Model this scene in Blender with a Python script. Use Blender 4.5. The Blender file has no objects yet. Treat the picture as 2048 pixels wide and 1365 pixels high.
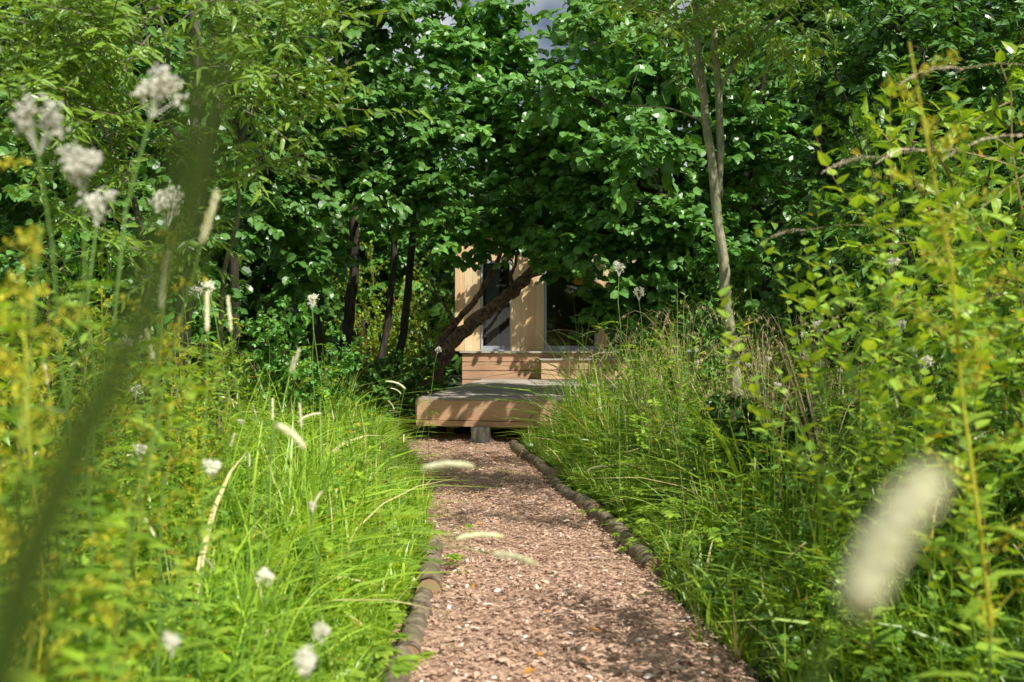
import bpy, math, random
import numpy as np
from mathutils import Vector
scene=bpy.context.scene
COL=scene.collection
rng=np.random.default_rng(11)
random.seed(5)
F=1991.0; H=1.2; HY=700.0
def at(px,py,Y): return np.array([(px-1024)/F*Y, Y, H-(py-HY)/F*Y])
def nrm(a): return a/np.maximum(np.linalg.norm(a,axis=-1,keepdims=True),1e-9)

# ------------------------------------------------------------------ mesh builder
class MB:
    def __init__(s): s.v=[]; s.a=[]; s.f={3:[],4:[]}; s.n=0
    def add(s,V,quads=None,tris=None,A=None):
        V=np.asarray(V,float).reshape(-1,3)
        if A is None: A=np.tile(np.array([.5,.5,.5]),(len(V),1))
        s.v.append(V); s.a.append(np.asarray(A,float).reshape(-1,3))
        if quads is not None and len(quads): s.f[4].append(np.asarray(quads,int).reshape(-1,4)+s.n)
        if tris is not None and len(tris): s.f[3].append(np.asarray(tris,int).reshape(-1,3)+s.n)
        s.n+=len(V)
    def mesh(s,name,mat,off=(0,0,0),smooth=False):
        V=np.concatenate(s.v)-np.asarray(off); A=np.concatenate(s.a)
        t=np.concatenate(s.f[3]) if s.f[3] else np.zeros((0,3),int)
        q=np.concatenate(s.f[4]) if s.f[4] else np.zeros((0,4),int)
        me=bpy.data.meshes.new(name)
        me.vertices.add(len(V)); me.vertices.foreach_set('co',V.astype(np.float32).ravel())
        li=np.concatenate([t.ravel(),q.ravel()]).astype(np.int32)
        me.loops.add(len(li)); me.loops.foreach_set('vertex_index',li)
        ls=np.concatenate([np.arange(len(t))*3, len(t)*3+np.arange(len(q))*4]).astype(np.int32)
        me.polygons.add(len(ls)); me.polygons.foreach_set('loop_start',ls)
        me.update(calc_edges=True)
        at_=me.attributes.new('lc','FLOAT_COLOR','POINT')
        at_.data.foreach_set('color',np.concatenate([A,np.ones((len(A),1))],1).astype(np.float32).ravel())
        me.polygons.foreach_set('use_smooth',np.full(len(ls),bool(smooth)))
        me.materials.append(mat)
        return me

def link(name,me,parent=None):
    o=bpy.data.objects.new(name,me); COL.objects.link(o)
    if parent is not None: o.parent=parent
    return o
def tag(o,label=None,cat=None,group=None,kind=None):
    if label: o['label']=label
    if cat: o['category']=cat
    if group: o['group']=group
    if kind: o['kind']=kind
    return o
def empty(name,loc,label,cat,group=None):
    o=link(name,None); o.location=loc; o.empty_display_size=.1
    return tag(o,label,cat,group)

def box(mb,x0,x1,y0,y1,z0,z1,r=None):
    V=[(x,y,z) for x in (x0,x1) for y in (y0,y1) for z in (z0,z1)]
    r=random.random() if r is None else r
    mb.add(V,quads=[(0,1,3,2),(4,6,7,5),(0,4,5,1),(2,3,7,6),(0,2,6,4),(1,5,7,3)],A=[(r,.5,.5)]*8)

def tube(mb,P,R,sides=6,r=.5,cap=True,jit=0):
    P=np.asarray(P,float); R=np.asarray(R,float); n=len(P)
    T=nrm(np.gradient(P,axis=0)); m=np.abs(T.mean(0)); ref=np.eye(3)[int(np.argmin(m))]
    X=nrm(np.cross(T,ref)); Y=np.cross(T,X)
    a=np.arange(sides)/sides*2*math.pi
    RR=R[:,None]*np.ones((n,sides))
    if jit: RR=RR*(1+rng.normal(0,jit,(n,sides)))
    V=P[:,None]+RR[...,None]*(np.cos(a)[None,:,None]*X[:,None]+np.sin(a)[None,:,None]*Y[:,None])
    i=np.arange(n-1)[:,None]*sides; j=np.arange(sides)[None]; k=(j+1)%sides
    q=np.stack([i+j,i+k,i+sides+k,i+sides+j],-1).reshape(-1,4)
    A=np.zeros((n,sides,3)); A[...,0]=r; A[...,1]=.5; A[...,2]=np.linspace(0,1,n)[:,None]
    V=V.reshape(-1,3); A=A.reshape(-1,3); tr=None
    if cap:
        V=np.concatenate([V,P[:1],P[-1:]]); A=np.concatenate([A,A[:1],A[-1:]])
        c0=n*sides; jj=np.arange(sides); kk=(jj+1)%sides
        tr=np.concatenate([np.stack([kk,jj,np.full(sides,c0)],-1),np.stack([(n-1)*sides+jj,(n-1)*sides+kk,np.full(sides,c0+1)],-1)])
    mb.add(V,quads=q,tris=tr,A=A)

def tpl(w,ts,prof,fold=.18,droop=.18):
    n=len(ts); V=[];U=[]
    for t in ts: V.append((0,t,-droop*t*t)); U.append((0,t))
    for s in (-1,1):
        for t,p in list(zip(ts,prof))[1:-1]:
            V.append((s*w/2*p,t-.02,-droop*t*t+fold*w*p*.5)); U.append((1,t))
    L=lambda i:n+i-1
    Rr=lambda i:n+(n-2)+i-1
    q=[];tr=[(0,Rr(1),1),(0,1,L(1))]
    for i in range(1,n-2): q+=[(i,Rr(i),Rr(i+1),i+1),(L(i),i,i+1,L(i+1))]
    tr+=[(n-2,Rr(n-2),n-1),(n-2,n-1,L(n-2))]
    return np.array(V),np.array(q).reshape(-1,4),np.array(tr),np.array(U)
T_ROUND=tpl(.84,(0,.14,.5,.84,1),(0,.66,1,.74,0),.3,.3)
T_OVATE=tpl(.55,(0,.2,.55,1),(0,.95,.8,0),.25,.25)
T_LANCE=tpl(.24,(0,.25,.65,1),(0,.95,.75,0),.3,.3)
T_TINY=tpl(.6,(0,.45,1),(0,1,0),.1,.0)
_o=np.array([(1,0,0),(-1,0,0),(0,1,0),(0,-1,0),(0,0,1),(0,0,-1)],float)
T_PUFF=(_o,np.zeros((0,4),int),np.array([(0,2,4),(2,1,4),(1,3,4),(3,0,4),(2,0,5),(1,2,5),(3,1,5),(0,3,5)]),np.full((6,2),.5))

def scatter(mb,T,P,D,N,S,R=None,W=None):
    V,q,tr,U=T; n=len(P)
    if n==0: return
    D=nrm(D); X=nrm(np.cross(D,N)); N=np.cross(X,D)
    S=np.asarray(S)*np.ones(n); R=rng.random(n) if R is None else np.asarray(R)*np.ones(n)
    W=np.ones(n) if W is None else W
    o=P[:,None]+S[:,None,None]*(V[None,:,0:1]*W[:,None,None]*X[:,None]+V[None,:,1:2]*D[:,None]+V[None,:,2:3]*N[:,None])
    k=len(V); off=(np.arange(n)*k)[:,None,None]
    A=np.zeros((n,k,3)); A[...,0]=R[:,None]; A[...,1]=U[None,:,0]; A[...,2]=U[None,:,1]
    mb.add(o,quads=(q[None]+off).reshape(-1,4) if len(q) else None,tris=(tr[None]+off).reshape(-1,3) if len(tr) else None,A=A)

# ------------------------------------------------------------------ materials
def newmat(name):
    m=bpy.data.materials.new(name); m.use_nodes=True; nt=m.node_tree
    for n in list(nt.nodes): nt.nodes.remove(n)
    out=nt.nodes.new('ShaderNodeOutputMaterial'); return m,nt,out
def N_(nt,t,**k):
    n=nt.nodes.new(t)
    for a,b in k.items(): setattr(n,a,b)
    return n
def mixc(nt,fac,a,b,mode='MIX'):
    n=N_(nt,'ShaderNodeMix',data_type='RGBA',blend_type=mode)
    for s,v in ((0,fac),(6,a),(7,b)):
        if isinstance(v,bpy.types.NodeSocket): nt.links.new(v,n.inputs[s])
        else: n.inputs[s].default_value=v if s==0 else (*v,1)
    return n.outputs[2]
def mathn(nt,op,a,b=0.0,clamp=False):
    n=N_(nt,'ShaderNodeMath',operation=op,use_clamp=clamp)
    for i,v in enumerate((a,b)):
        if isinstance(v,bpy.types.NodeSocket): nt.links.new(v,n.inputs[i])
        else: n.inputs[i].default_value=v
    return n.outputs[0]
def leafmat(name,c1,c2,trans=.35,rough=.42,spec=.5,c3=None,vein=.25,tint=(1.8,1.55,.4),thr=.985):
    m,nt,out=newmat(name); L=nt.links.new
    a=N_(nt,'ShaderNodeAttribute',attribute_name='lc'); s=N_(nt,'ShaderNodeSeparateColor'); L(a.outputs['Color'],s.inputs[0])
    col=mixc(nt,s.outputs[0],c1,c2)
    if c3 is not None:
        col=mixc(nt,mathn(nt,'GREATER_THAN',s.outputs[0],thr),col,c3)
    oi=N_(nt,'ShaderNodeObjectInfo')
    v=mathn(nt,'MULTIPLY_ADD',oi.outputs['Random'],.4); nt.nodes[-1].inputs[2].default_value=.8
    hsv=N_(nt,'ShaderNodeHueSaturation'); L(col,hsv.inputs['Color']); L(v,hsv.inputs['Value'])
    col=hsv.outputs[0]
    if vein>0:
        st=mathn(nt,'SINE',mathn(nt,'MULTIPLY',mathn(nt,'SUBTRACT',s.outputs[2],mathn(nt,'MULTIPLY',s.outputs[1],.22)),44.0))
        mid=mathn(nt,'SUBTRACT',1.0,mathn(nt,'MULTIPLY',s.outputs[1],7.0),True)
        ve=mathn(nt,'MULTIPLY',mathn(nt,'ADD',mid,mathn(nt,'MULTIPLY',mathn(nt,'MAXIMUM',st,0.0),.35)),vein)
        col=mixc(nt,ve,col,tuple(min(1,x*1.8+.03) for x in c2))
    p=N_(nt,'ShaderNodeBsdfPrincipled'); L(col,p.inputs['Base Color']); p.inputs['Roughness'].default_value=rough
    p.inputs['Specular IOR Level'].default_value=spec
    tl=N_(nt,'ShaderNodeBsdfTranslucent'); tc=mixc(nt,1.0,col,tint,'MULTIPLY'); L(tc,tl.inputs[0])
    mx=N_(nt,'ShaderNodeMixShader'); mx.inputs[0].default_value=trans
    L(p.outputs[0],mx.inputs[1]); L(tl.outputs[0],mx.inputs[2]); L(mx.outputs[0],out.inputs[0])
    return m
def barkmat(name,c1,c2,scale=12,bump=.6,stretch=.25,moss=None,rough=.9):
    m,nt,out=newmat(name); L=nt.links.new
    tc=N_(nt,'ShaderNodeTexCoord'); mp=N_(nt,'ShaderNodeMapping'); L(tc.outputs['Object'],mp.inputs[0]); mp.inputs['Scale'].default_value=(1,1,stretch)
    n1=N_(nt,'ShaderNodeTexNoise'); n1.inputs['Scale'].default_value=scale; n1.inputs['Detail'].default_value=7; L(mp.outputs[0],n1.inputs[0])
    n2=N_(nt,'ShaderNodeTexNoise'); n2.inputs['Scale'].default_value=scale*.22; n2.inputs['Detail'].default_value=3; L(tc.outputs['Object'],n2.inputs[0])
    r=N_(nt,'ShaderNodeValToRGB'); r.color_ramp.elements[0].position=.35; r.color_ramp.elements[1].position=.68
    r.color_ramp.elements[0].color=(*c1,1); r.color_ramp.elements[1].color=(*c2,1); L(n1.outputs[0],r.inputs[0])
    col=r.outputs[0]
    if moss:
        f=mathn(nt,'MULTIPLY',mathn(nt,'SUBTRACT',n2.outputs[0],.45),5.0,True); col=mixc(nt,f,col,moss)
    p=N_(nt,'ShaderNodeBsdfPrincipled'); L(col,p.inputs['Base Color']); p.inputs['Roughness'].default_value=rough
    b=N_(nt,'ShaderNodeBump'); b.inputs['Strength'].default_value=bump; b.inputs['Distance'].default_value=.02; L(n1.outputs[0],b.inputs['Height']); L(b.outputs[0],p.inputs['Normal'])
    L(p.outputs[0],out.inputs[0]); return m
def plainmat(name,c1,c2,rough=.7,scale=30,metal=0,c0=None):
    m,nt,out=newmat(name); L=nt.links.new
    a=N_(nt,'ShaderNodeAttribute',attribute_name='lc'); s=N_(nt,'ShaderNodeSeparateColor'); L(a.outputs['Color'],s.inputs[0])
    tc=N_(nt,'ShaderNodeTexCoord'); n1=N_(nt,'ShaderNodeTexNoise'); n1.inputs['Scale'].default_value=scale; n1.inputs['Detail'].default_value=4; L(tc.outputs['Object'],n1.inputs[0])
    f=mathn(nt,'ADD',mathn(nt,'MULTIPLY',s.outputs[0],.7),mathn(nt,'MULTIPLY',n1.outputs[0],.3),True)
    col=mixc(nt,f,c1,c2)
    if c0: col=mixc(nt,mathn(nt,'GREATER_THAN',s.outputs[0],.95),col,c0)
    p=N_(nt,'ShaderNodeBsdfPrincipled'); L(col,p.inputs['Base Color']); p.inputs['Roughness'].default_value=rough; p.inputs['Metallic'].default_value=metal
    L(p.outputs[0],out.inputs[0]); return m
def woodmat(name,c1,c2,axis=0,dirt=.3,rough=.7):
    m,nt,out=newmat(name); L=nt.links.new
    tc=N_(nt,'ShaderNodeTexCoord'); mp=N_(nt,'ShaderNodeMapping'); L(tc.outputs['Object'],mp.inputs[0])
    sc=[22,22,22]; sc[axis]=1.3; mp.inputs['Scale'].default_value=sc
    n1=N_(nt,'ShaderNodeTexNoise'); n1.inputs['Scale'].default_value=2.2; n1.inputs['Detail'].default_value=6; n1.inputs['Distortion'].default_value=.6; L(mp.outputs[0],n1.inputs[0])
    n2=N_(nt,'ShaderNodeTexNoise'); n2.inputs['Scale'].default_value=1.6; n2.inputs['Detail'].default_value=5; L(tc.outputs['Object'],n2.inputs[0])
    a=N_(nt,'ShaderNodeAttribute',attribute_name='lc'); s=N_(nt,'ShaderNodeSeparateColor'); L(a.outputs['Color'],s.inputs[0])
    f=mathn(nt,'ADD',mathn(nt,'MULTIPLY',s.outputs[0],.55),mathn(nt,'MULTIPLY',mathn(nt,'SUBTRACT',n1.outputs[0],.28),1.2),True)
    col=mixc(nt,f,c1,c2)
    d=mathn(nt,'MULTIPLY',mathn(nt,'MULTIPLY',mathn(nt,'SUBTRACT',n2.outputs[0],.45),4.0,True),dirt)
    col=mixc(nt,d,col,tuple(x*.45 for x in c1))
    p=N_(nt,'ShaderNodeBsdfPrincipled'); L(col,p.inputs['Base Color']); p.inputs['Roughness'].default_value=rough
    b=N_(nt,'ShaderNodeBump'); b.inputs['Strength'].default_value=.3; b.inputs['Distance'].default_value=.004; L(n1.outputs[0],b.inputs['Height']); L(b.outputs[0],p.inputs['Normal'])
    L(p.outputs[0],out.inputs[0]); return m

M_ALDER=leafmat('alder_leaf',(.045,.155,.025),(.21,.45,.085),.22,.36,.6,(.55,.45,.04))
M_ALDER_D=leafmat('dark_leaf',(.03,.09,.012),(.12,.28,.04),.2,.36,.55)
M_WILLOW=leafmat('willow_leaf',(.10,.22,.02),(.34,.52,.07),.3,.38,.6,(.7,.5,.04),.15)
M_SHOOT=leafmat('shoot_leaf',(.13,.28,.022),(.44,.64,.07),.32,.34,.6,(.55,.38,.03))
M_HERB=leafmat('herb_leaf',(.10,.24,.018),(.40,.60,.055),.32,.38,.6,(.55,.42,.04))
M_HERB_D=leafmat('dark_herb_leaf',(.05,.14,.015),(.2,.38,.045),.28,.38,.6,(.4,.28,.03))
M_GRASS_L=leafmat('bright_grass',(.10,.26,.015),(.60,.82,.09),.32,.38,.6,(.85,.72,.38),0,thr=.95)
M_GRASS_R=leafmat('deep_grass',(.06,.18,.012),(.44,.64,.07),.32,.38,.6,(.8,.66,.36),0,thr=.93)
M_DRY=leafmat('dry_grass',(.5,.36,.18),(.88,.74,.46),.15,.6,.2,None,0,(1.2,1.1,.8))
M_PLUME=leafmat('plume_seed',(.65,.5,.33),(.92,.82,.6),.15,.6,.2,None,0,(1.1,1.1,.9))
M_YELLOW=leafmat('yellow_seed',(.40,.44,.03),(.85,.76,.07),.25,.55,.3,None,0,(1.25,1.2,.5))
M_CREAM=leafmat('cream_flower',(.97,.94,.74),(.99,.98,.86),.12,.7,.2,None,0,(1.02,1,.88))
M_HEAD=leafmat('grass_head',(.84,.82,.48),(.97,.95,.68),.12,.7,.2,None,0,(1.05,1.05,.75))
M_STEM=leafmat('green_stem',(.16,.32,.05),(.3,.48,.1),.15,.5,.4,None,0)
M_STEM_RED=leafmat('reddish_stem',(.28,.15,.05),(.4,.3,.1),.1,.5,.4,None,0)
M_DARKBLADE=leafmat('dark_blade',(.05,.09,.014),(.10,.16,.025),.3,.6,.2,None,0)
M_BARK_D=barkmat('dark_bark',(.022,.018,.013),(.09,.07,.05),22,.8)
M_BARK_L=barkmat('leaning_bark',(.09,.05,.03),(.44,.28,.17),20,1.0,.6)
M_BARK_P=barkmat('pale_bark',(.21,.2,.12),(.5,.46,.28),30,.5,.5,(.2,.23,.11),.7)
M_BARK_G=barkmat('grey_bark',(.1,.09,.06),(.32,.30,.21),18,.5,.4)
M_STUMP=barkmat('stump_bark',(.2,.18,.15),(.7,.66,.58),18,.9,.4)
M_LOG=barkmat('log_bark',(.08,.05,.035),(.45,.34,.24),16,.9,1,(.18,.16,.09))
M_CUT=plainmat('cut_wood',(.3,.18,.1),(.5,.34,.2),.8,40)
M_LARCH=woodmat('larch_cladding',(.74,.46,.22),(.97,.76,.46),2,.15)
M_LARCH_H=woodmat('larch_fascia',(.54,.29,.16),(.9,.6,.38),0,.45)
M_DECK=woodmat('weathered_deck',(.38,.33,.27),(.7,.63,.52),0,.4,.75)
M_FRAME=plainmat('grey_frame',(.36,.38,.42),(.5,.53,.57),.45)
M_ROOF=plainmat('roof_felt',(.03,.03,.03),(.06,.06,.055),.9)
M_INT=plainmat('interior_wall',(.5,.36,.23),(.65,.5,.34),.8)
M_CURT=plainmat('curtain_cloth',(.8,.78,.74),(.92,.9,.86),.9)
M_BED=plainmat('blanket_cloth',(.5,.28,.18),(.7,.45,.28),.9)
M_CHIP=plainmat('bark_chip',(.26,.13,.08),(.93,.64,.46),.8,60,0,(.97,.82,.68))
M_FALLEN=plainmat('fallen_leaf',(.45,.14,.03),(.8,.36,.06),.6,30)
M_GLASS,nt,out=newmat('window_glass')
tr=N_(nt,'ShaderNodeBsdfTransparent'); tr.inputs[0].default_value=(.85,.89,.89,1); gl=N_(nt,'ShaderNodeBsdfGlossy'); gl.inputs['Roughness'].default_value=.02
fr=N_(nt,'ShaderNodeFresnel'); fr.inputs[0].default_value=2.3; mx=N_(nt,'ShaderNodeMixShader')
nt.links.new(fr.outputs[0],mx.inputs[0]); nt.links.new(tr.outputs[0],mx.inputs[1]); nt.links.new(gl.outputs[0],mx.inputs[2]); nt.links.new(mx.outputs[0],out.inputs[0])
M_GROUND,nt,out=newmat('soil_and_moss'); L=nt.links.new
tc=N_(nt,'ShaderNodeTexCoord'); n1=N_(nt,'ShaderNodeTexNoise'); n1.inputs['Scale'].default_value=1.2; n1.inputs['Detail'].default_value=9; L(tc.outputs['Object'],n1.inputs[0])
n2=N_(nt,'ShaderNodeTexNoise'); n2.inputs['Scale'].default_value=35; n2.inputs['Detail'].default_value=5; L(tc.outputs['Object'],n2.inputs[0])
c=mixc(nt,n1.outputs[0],(.025,.04,.01),(.05,.06,.018)); c=mixc(nt,mathn(nt,'MULTIPLY',n2.outputs[0],.6),c,(.04,.025,.013))
p=N_(nt,'ShaderNodeBsdfPrincipled'); p.inputs['Roughness'].default_value=.95; L(c,p.inputs['Base Color']); b=N_(nt,'ShaderNodeBump'); b.inputs['Distance'].default_value=.05; L(n2.outputs[0],b.inputs['Height']); L(b.outputs[0],p.inputs['Normal']); L(p.outputs[0],out.inputs[0])
M_PATH,nt,out=newmat('bark_mulch'); L=nt.links.new
tc=N_(nt,'ShaderNodeTexCoord'); v1=N_(nt,'ShaderNodeTexVoronoi'); v1.inputs['Scale'].default_value=70; L(tc.outputs['Object'],v1.inputs[0])
s=N_(nt,'ShaderNodeSeparateColor'); L(v1.outputs['Color'],s.inputs[0])
n2=N_(nt,'ShaderNodeTexNoise'); n2.inputs['Scale'].default_value=2.0; n2.inputs['Detail'].default_value=5; L(tc.outputs['Object'],n2.inputs[0])
c=mixc(nt,s.outputs[0],(.26,.14,.09),(.7,.47,.33)); c=mixc(nt,mathn(nt,'MULTIPLY',mathn(nt,'SUBTRACT',n2.outputs[0],.5),3.0,True),c,(.2,.11,.07))
p=N_(nt,'ShaderNodeBsdfPrincipled'); p.inputs['Roughness'].default_value=.95; L(c,p.inputs['Base Color']); b=N_(nt,'ShaderNodeBump'); b.inputs['Distance'].default_value=.015; L(s.outputs[1],b.inputs['Height']); L(b.outputs[0],p.inputs['Normal']); L(p.outputs[0],out.inputs[0])

# ------------------------------------------------------------------ ground and path
_py=[-4,0,2,3.6,6,8,10,12,14,16]; _pc=[.6,.45,.32,.235,.12,-.1,-.36,-.62,-.8,-.95]
def pc(Y): return np.interp(Y,_py,_pc)
def pw(Y): return np.interp(Y,[-4,3.6,6,8,10,12],[.58,.59,.57,.56,.58,.66])+.025*np.sin(np.asarray(Y)*2.1)
def gz(X,Y):
    d=np.abs(X-pc(Y))-pw(Y)-.05
    near=(Y<14.5)
    d=np.where(near,d,np.sqrt(np.maximum(d,0)**2+(np.maximum(Y-14.5,0))**2))
    k=np.clip(d/1.2,0,1); k=k*k*(3-2*k)
    return k*(.10+.05*np.sin(X*1.3+.5)*np.cos(Y*.9))
def axis(a,b,fine,ext):
    c=np.arange(a,b,fine); e=np.geomspace(fine*2,ext,26)
    return np.concatenate([a-e[::-1],c,b-fine+e])
gx=axis(-7,7,.12,500); gy=axis(-3,22,.16,500)
GX,GY=np.meshgrid(gx,gy,indexing='ij'); GZ=gz(GX,GY)
mb=MB(); i,j=np.meshgrid(np.arange(len(gx)-1),np.arange(len(gy)-1),indexing='ij'); w=len(gy)
mb.add(np.stack([GX,GY,GZ],-1),quads=np.stack([i*w+j,(i+1)*w+j,(i+1)*w+j+1,i*w+j+1],-1).reshape(-1,4))
tag(link('ground',mb.mesh('ground',M_GROUND,smooth=True)),kind='structure')
ys=np.arange(-3,13.6,.06); us=np.linspace(-1,1,27)
YY,UU=np.meshgrid(ys,us,indexing='ij'); XX=pc(YY)+UU*(pw(YY)+.02)
ZZ=.012+.018*(1-UU**2)+rng.normal(0,.003,YY.shape)*(np.abs(UU)<.97)+.008*np.sin(YY*2.3+UU*2)
mb=MB(); i,j=np.meshgrid(np.arange(len(ys)-1),np.arange(len(us)-1),indexing='ij'); w=len(us)
mb.add(np.stack([XX,YY,ZZ],-1),quads=np.stack([i*w+j,i*w+j+1,(i+1)*w+j+1,(i+1)*w+j],-1).reshape(-1,4))
tag(link('path',mb.mesh('path',M_PATH)),kind='structure')
n=76000; Y=1.8+11.8*rng.random(n)**1.2; U=np.where(rng.random(n)<.8,rng.uniform(-1.05,1.05,n),np.clip(rng.normal(0,.55,n),-1.15,1.15))
X=pc(Y)+U*pw(Y); Z=.022+.018*np.clip(1-U**2,0,1)+rng.random(n)*.016
az=rng.random(n)*6.28; D=np.stack([np.cos(az),np.sin(az),rng.normal(0,.16,n)],-1); NN=np.stack([rng.normal(0,.2,n),rng.normal(0,.2,n),np.ones(n)],-1)
cv=np.array([(-.5,-.5,0),(.5,-.4,0),(.42,.1,.08),(-.5,.15,.1),(.3,.55,0),(-.4,.45,.02)])*np.array([.45,1,1])
Tchip=(cv,np.array([(0,1,2,3),(3,2,4,5)]),np.zeros((0,3),int),np.full((6,2),.5))
mb=MB(); scatter(mb,Tchip,np.stack([X,Y,Z],-1),D,NN,.009+.040*rng.random(n)**5,R=rng.random(n),W=rng.uniform(.4,1.2,n))
tag(link('bark_chips',mb.mesh('bark_chips',M_CHIP)),'loose reddish brown bark chips covering the path','bark chips',kind='stuff')

# ------------------------------------------------------------------ grass
def grass(mb,B,h,wd,az,lean,R,seg=4):
    n=len(B); t=np.linspace(0,1,seg+1)
    d=np.stack([np.cos(az),np.sin(az)],-1); s=np.stack([-np.sin(az),np.cos(az)],-1)
    ctr=np.zeros((n,seg+1,3)); ctr[...,:2]=B[:,None,:2]+d[:,None]*(h*lean)[:,None,None]*(t**2)[None,:,None]
    ctr[...,2]=B[:,None,2]+h[:,None]*(t[None]-(.42*np.minimum(lean,1.9))[:,None]*t[None]**2.6)
    ww=(wd[:,None]*(1-t[None]**1.7)*.5+.0004)
    off=np.zeros_like(ctr); off[...,:2]=s[:,None]*ww[...,None]; off[...,2]=ww*rng.normal(0,.5,(n,1))
    V=np.stack([ctr-off,ctr+off],2)
    k=2*(seg+1); i=np.arange(seg)*2; q=np.stack([i,i+1,i+3,i+2],-1)
    A=np.zeros((n,seg+1,2,3)); A[...,0]=R[:,None,None]; A[...,1]=.5; A[...,2]=t[None,:,None]
    mb.add(V,quads=(q[None]+(np.arange(n)*k)[:,None,None]).reshape(-1,4),A=A)
def deck_in(X,Y): return (Y>12.0)&(Y<24)&(X>-1.35)&(X<4)
def bank(side,n,mat,label):
    cl=15; m=n//cl; cy=1.55+13.5*rng.random(m)**1.15; cd=np.where(rng.random(m)<.5,rng.random(m)**1.2*.9,rng.random(m)*4.2)
    cy=np.repeat(cy,cl)+rng.normal(0,.055,m*cl); cdd=np.repeat(cd,cl)+rng.normal(0,.055,m*cl)
    hm=np.repeat(rng.choice([.4,.7,1.0,1.35,1.9],m,p=[.25,.25,.25,.15,.1]),cl); la=np.repeat(rng.random(m)*6.28,cl); wm=np.repeat(rng.choice([.7,1.2,2.0,3.0],m,p=[.17,.33,.33,.17]),cl); cr=np.repeat(rng.random(m),cl); lm=np.repeat(rng.uniform(.5,2.0,m),cl)
    has=((cy<5.95)|(cy>10.5)) if side<0 else (cy>5.2)
    mn=np.where(has,.10,.02); cdd=np.maximum(cdd,mn+.08*rng.random(len(cdd)))
    X=pc(cy)+side*(pw(cy)+cdd); ok=~deck_in(X,cy)
    X,Y,d,hm,la,wm,cr,lm,has=[q[ok] for q in (X,cy,cdd,hm,la,wm,cr,lm,has)]; n=len(X)
    B=np.stack([X,Y,gz(X,Y)-.01],-1)
    h=(.15+.41*np.clip((d-.10)/.75,0,1))*hm*rng.uniform(.5,1.3,n)
    h=np.where(d<.35,np.minimum(h,.34),h)
    if side>0: h*=1+.6*np.clip((Y-6.5)/3,0,1)*np.clip(d/.6,.1,1)
    az=la+rng.normal(0,1.0,n); edge=(d<.6)&(rng.random(n)<.25); az=np.where(edge,(math.pi if side>0 else 0)+rng.normal(0,.8,n),az)
    ln=np.minimum(rng.gamma(2.0,.32,n)*lm,1.3); ln=np.where((d<.30)&(rng.random(n)<.86),np.minimum(ln,.5),ln)
    near=Y<3.4; h=np.where(near,np.minimum(h,.55),h); ln=np.where(near,np.minimum(ln,.9),ln); wd=rng.uniform(.0055,.0095,n)*wm; wd=np.where(near,np.minimum(wd,.012),wd)
    straw=(rng.random(n)<.06)&~near
    mb=MB(); grass(mb,B,h,wd,az,ln,np.where(straw,.97,np.clip(.5*cr+.42*rng.random(n)**1.3,0,.92)),5)
    tag(link('grass',mb.mesh('grass',mat)),label,'grass',kind='stuff')
    m=760; cy=1.7+11*rng.random(m)**1.1; cd=.10+rng.random(m)**1.3*2.6; k=26
    Y=np.repeat(cy,k)+rng.normal(0,.1,m*k); D_=np.repeat(cd,k)+rng.normal(0,.1,m*k); sz=np.repeat(rng.uniform(.6,1.9,m),k); D_=np.maximum(D_,.13); X=pc(Y)+side*(pw(Y)+D_); ok=~deck_in(X,Y); X=X[ok];Y=Y[ok];D_=D_[ok];sz=sz[ok]; n=len(X)
    a=rng.random(n)*6.28; mb=MB(); scatter(mb,T_OVATE,np.stack([X,Y,gz(X,Y)+rng.random(n)**.7*(.08+.42*np.clip(D_,0,1))],-1),np.stack([np.cos(a),np.sin(a),rng.normal(.1,.3,n)],-1),np.stack([rng.normal(0,.35,n),rng.normal(0,.35,n)-.1,np.ones(n)],-1),rng.uniform(.03,.07,n)*sz,W=rng.uniform(.9,1.5,n))
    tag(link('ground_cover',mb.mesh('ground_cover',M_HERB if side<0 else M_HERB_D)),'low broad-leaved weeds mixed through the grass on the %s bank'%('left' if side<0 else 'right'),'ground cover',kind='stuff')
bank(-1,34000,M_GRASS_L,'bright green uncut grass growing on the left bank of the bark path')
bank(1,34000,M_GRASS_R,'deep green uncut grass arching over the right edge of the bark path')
n=26000; X=rng.uniform(-13,13,n); Y=rng.uniform(11,32,n); ok=~deck_in(X,Y)&(np.abs(X-pc(Y))>.8)&~((Y>20)&(X>-1.5)&(X<6)); X=X[ok];Y=Y[ok];n=len(X)
mb=MB(); az=rng.random(n)*6.28
scatter(mb,T_OVATE,np.stack([X,Y,gz(X,Y)+rng.random(n)**1.5*.55],-1),np.stack([np.cos(az),np.sin(az),rng.normal(0,.3,n)],-1),np.stack([rng.normal(0,.4,n),rng.normal(0,.4,n),np.ones(n)],-1),rng.uniform(.09,.2,n))
tag(link('ground_cover',mb.mesh('ground_cover',M_ALDER_D)),'dark leafy ground cover under the trees around the deck','ground cover',kind='stuff')

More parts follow.
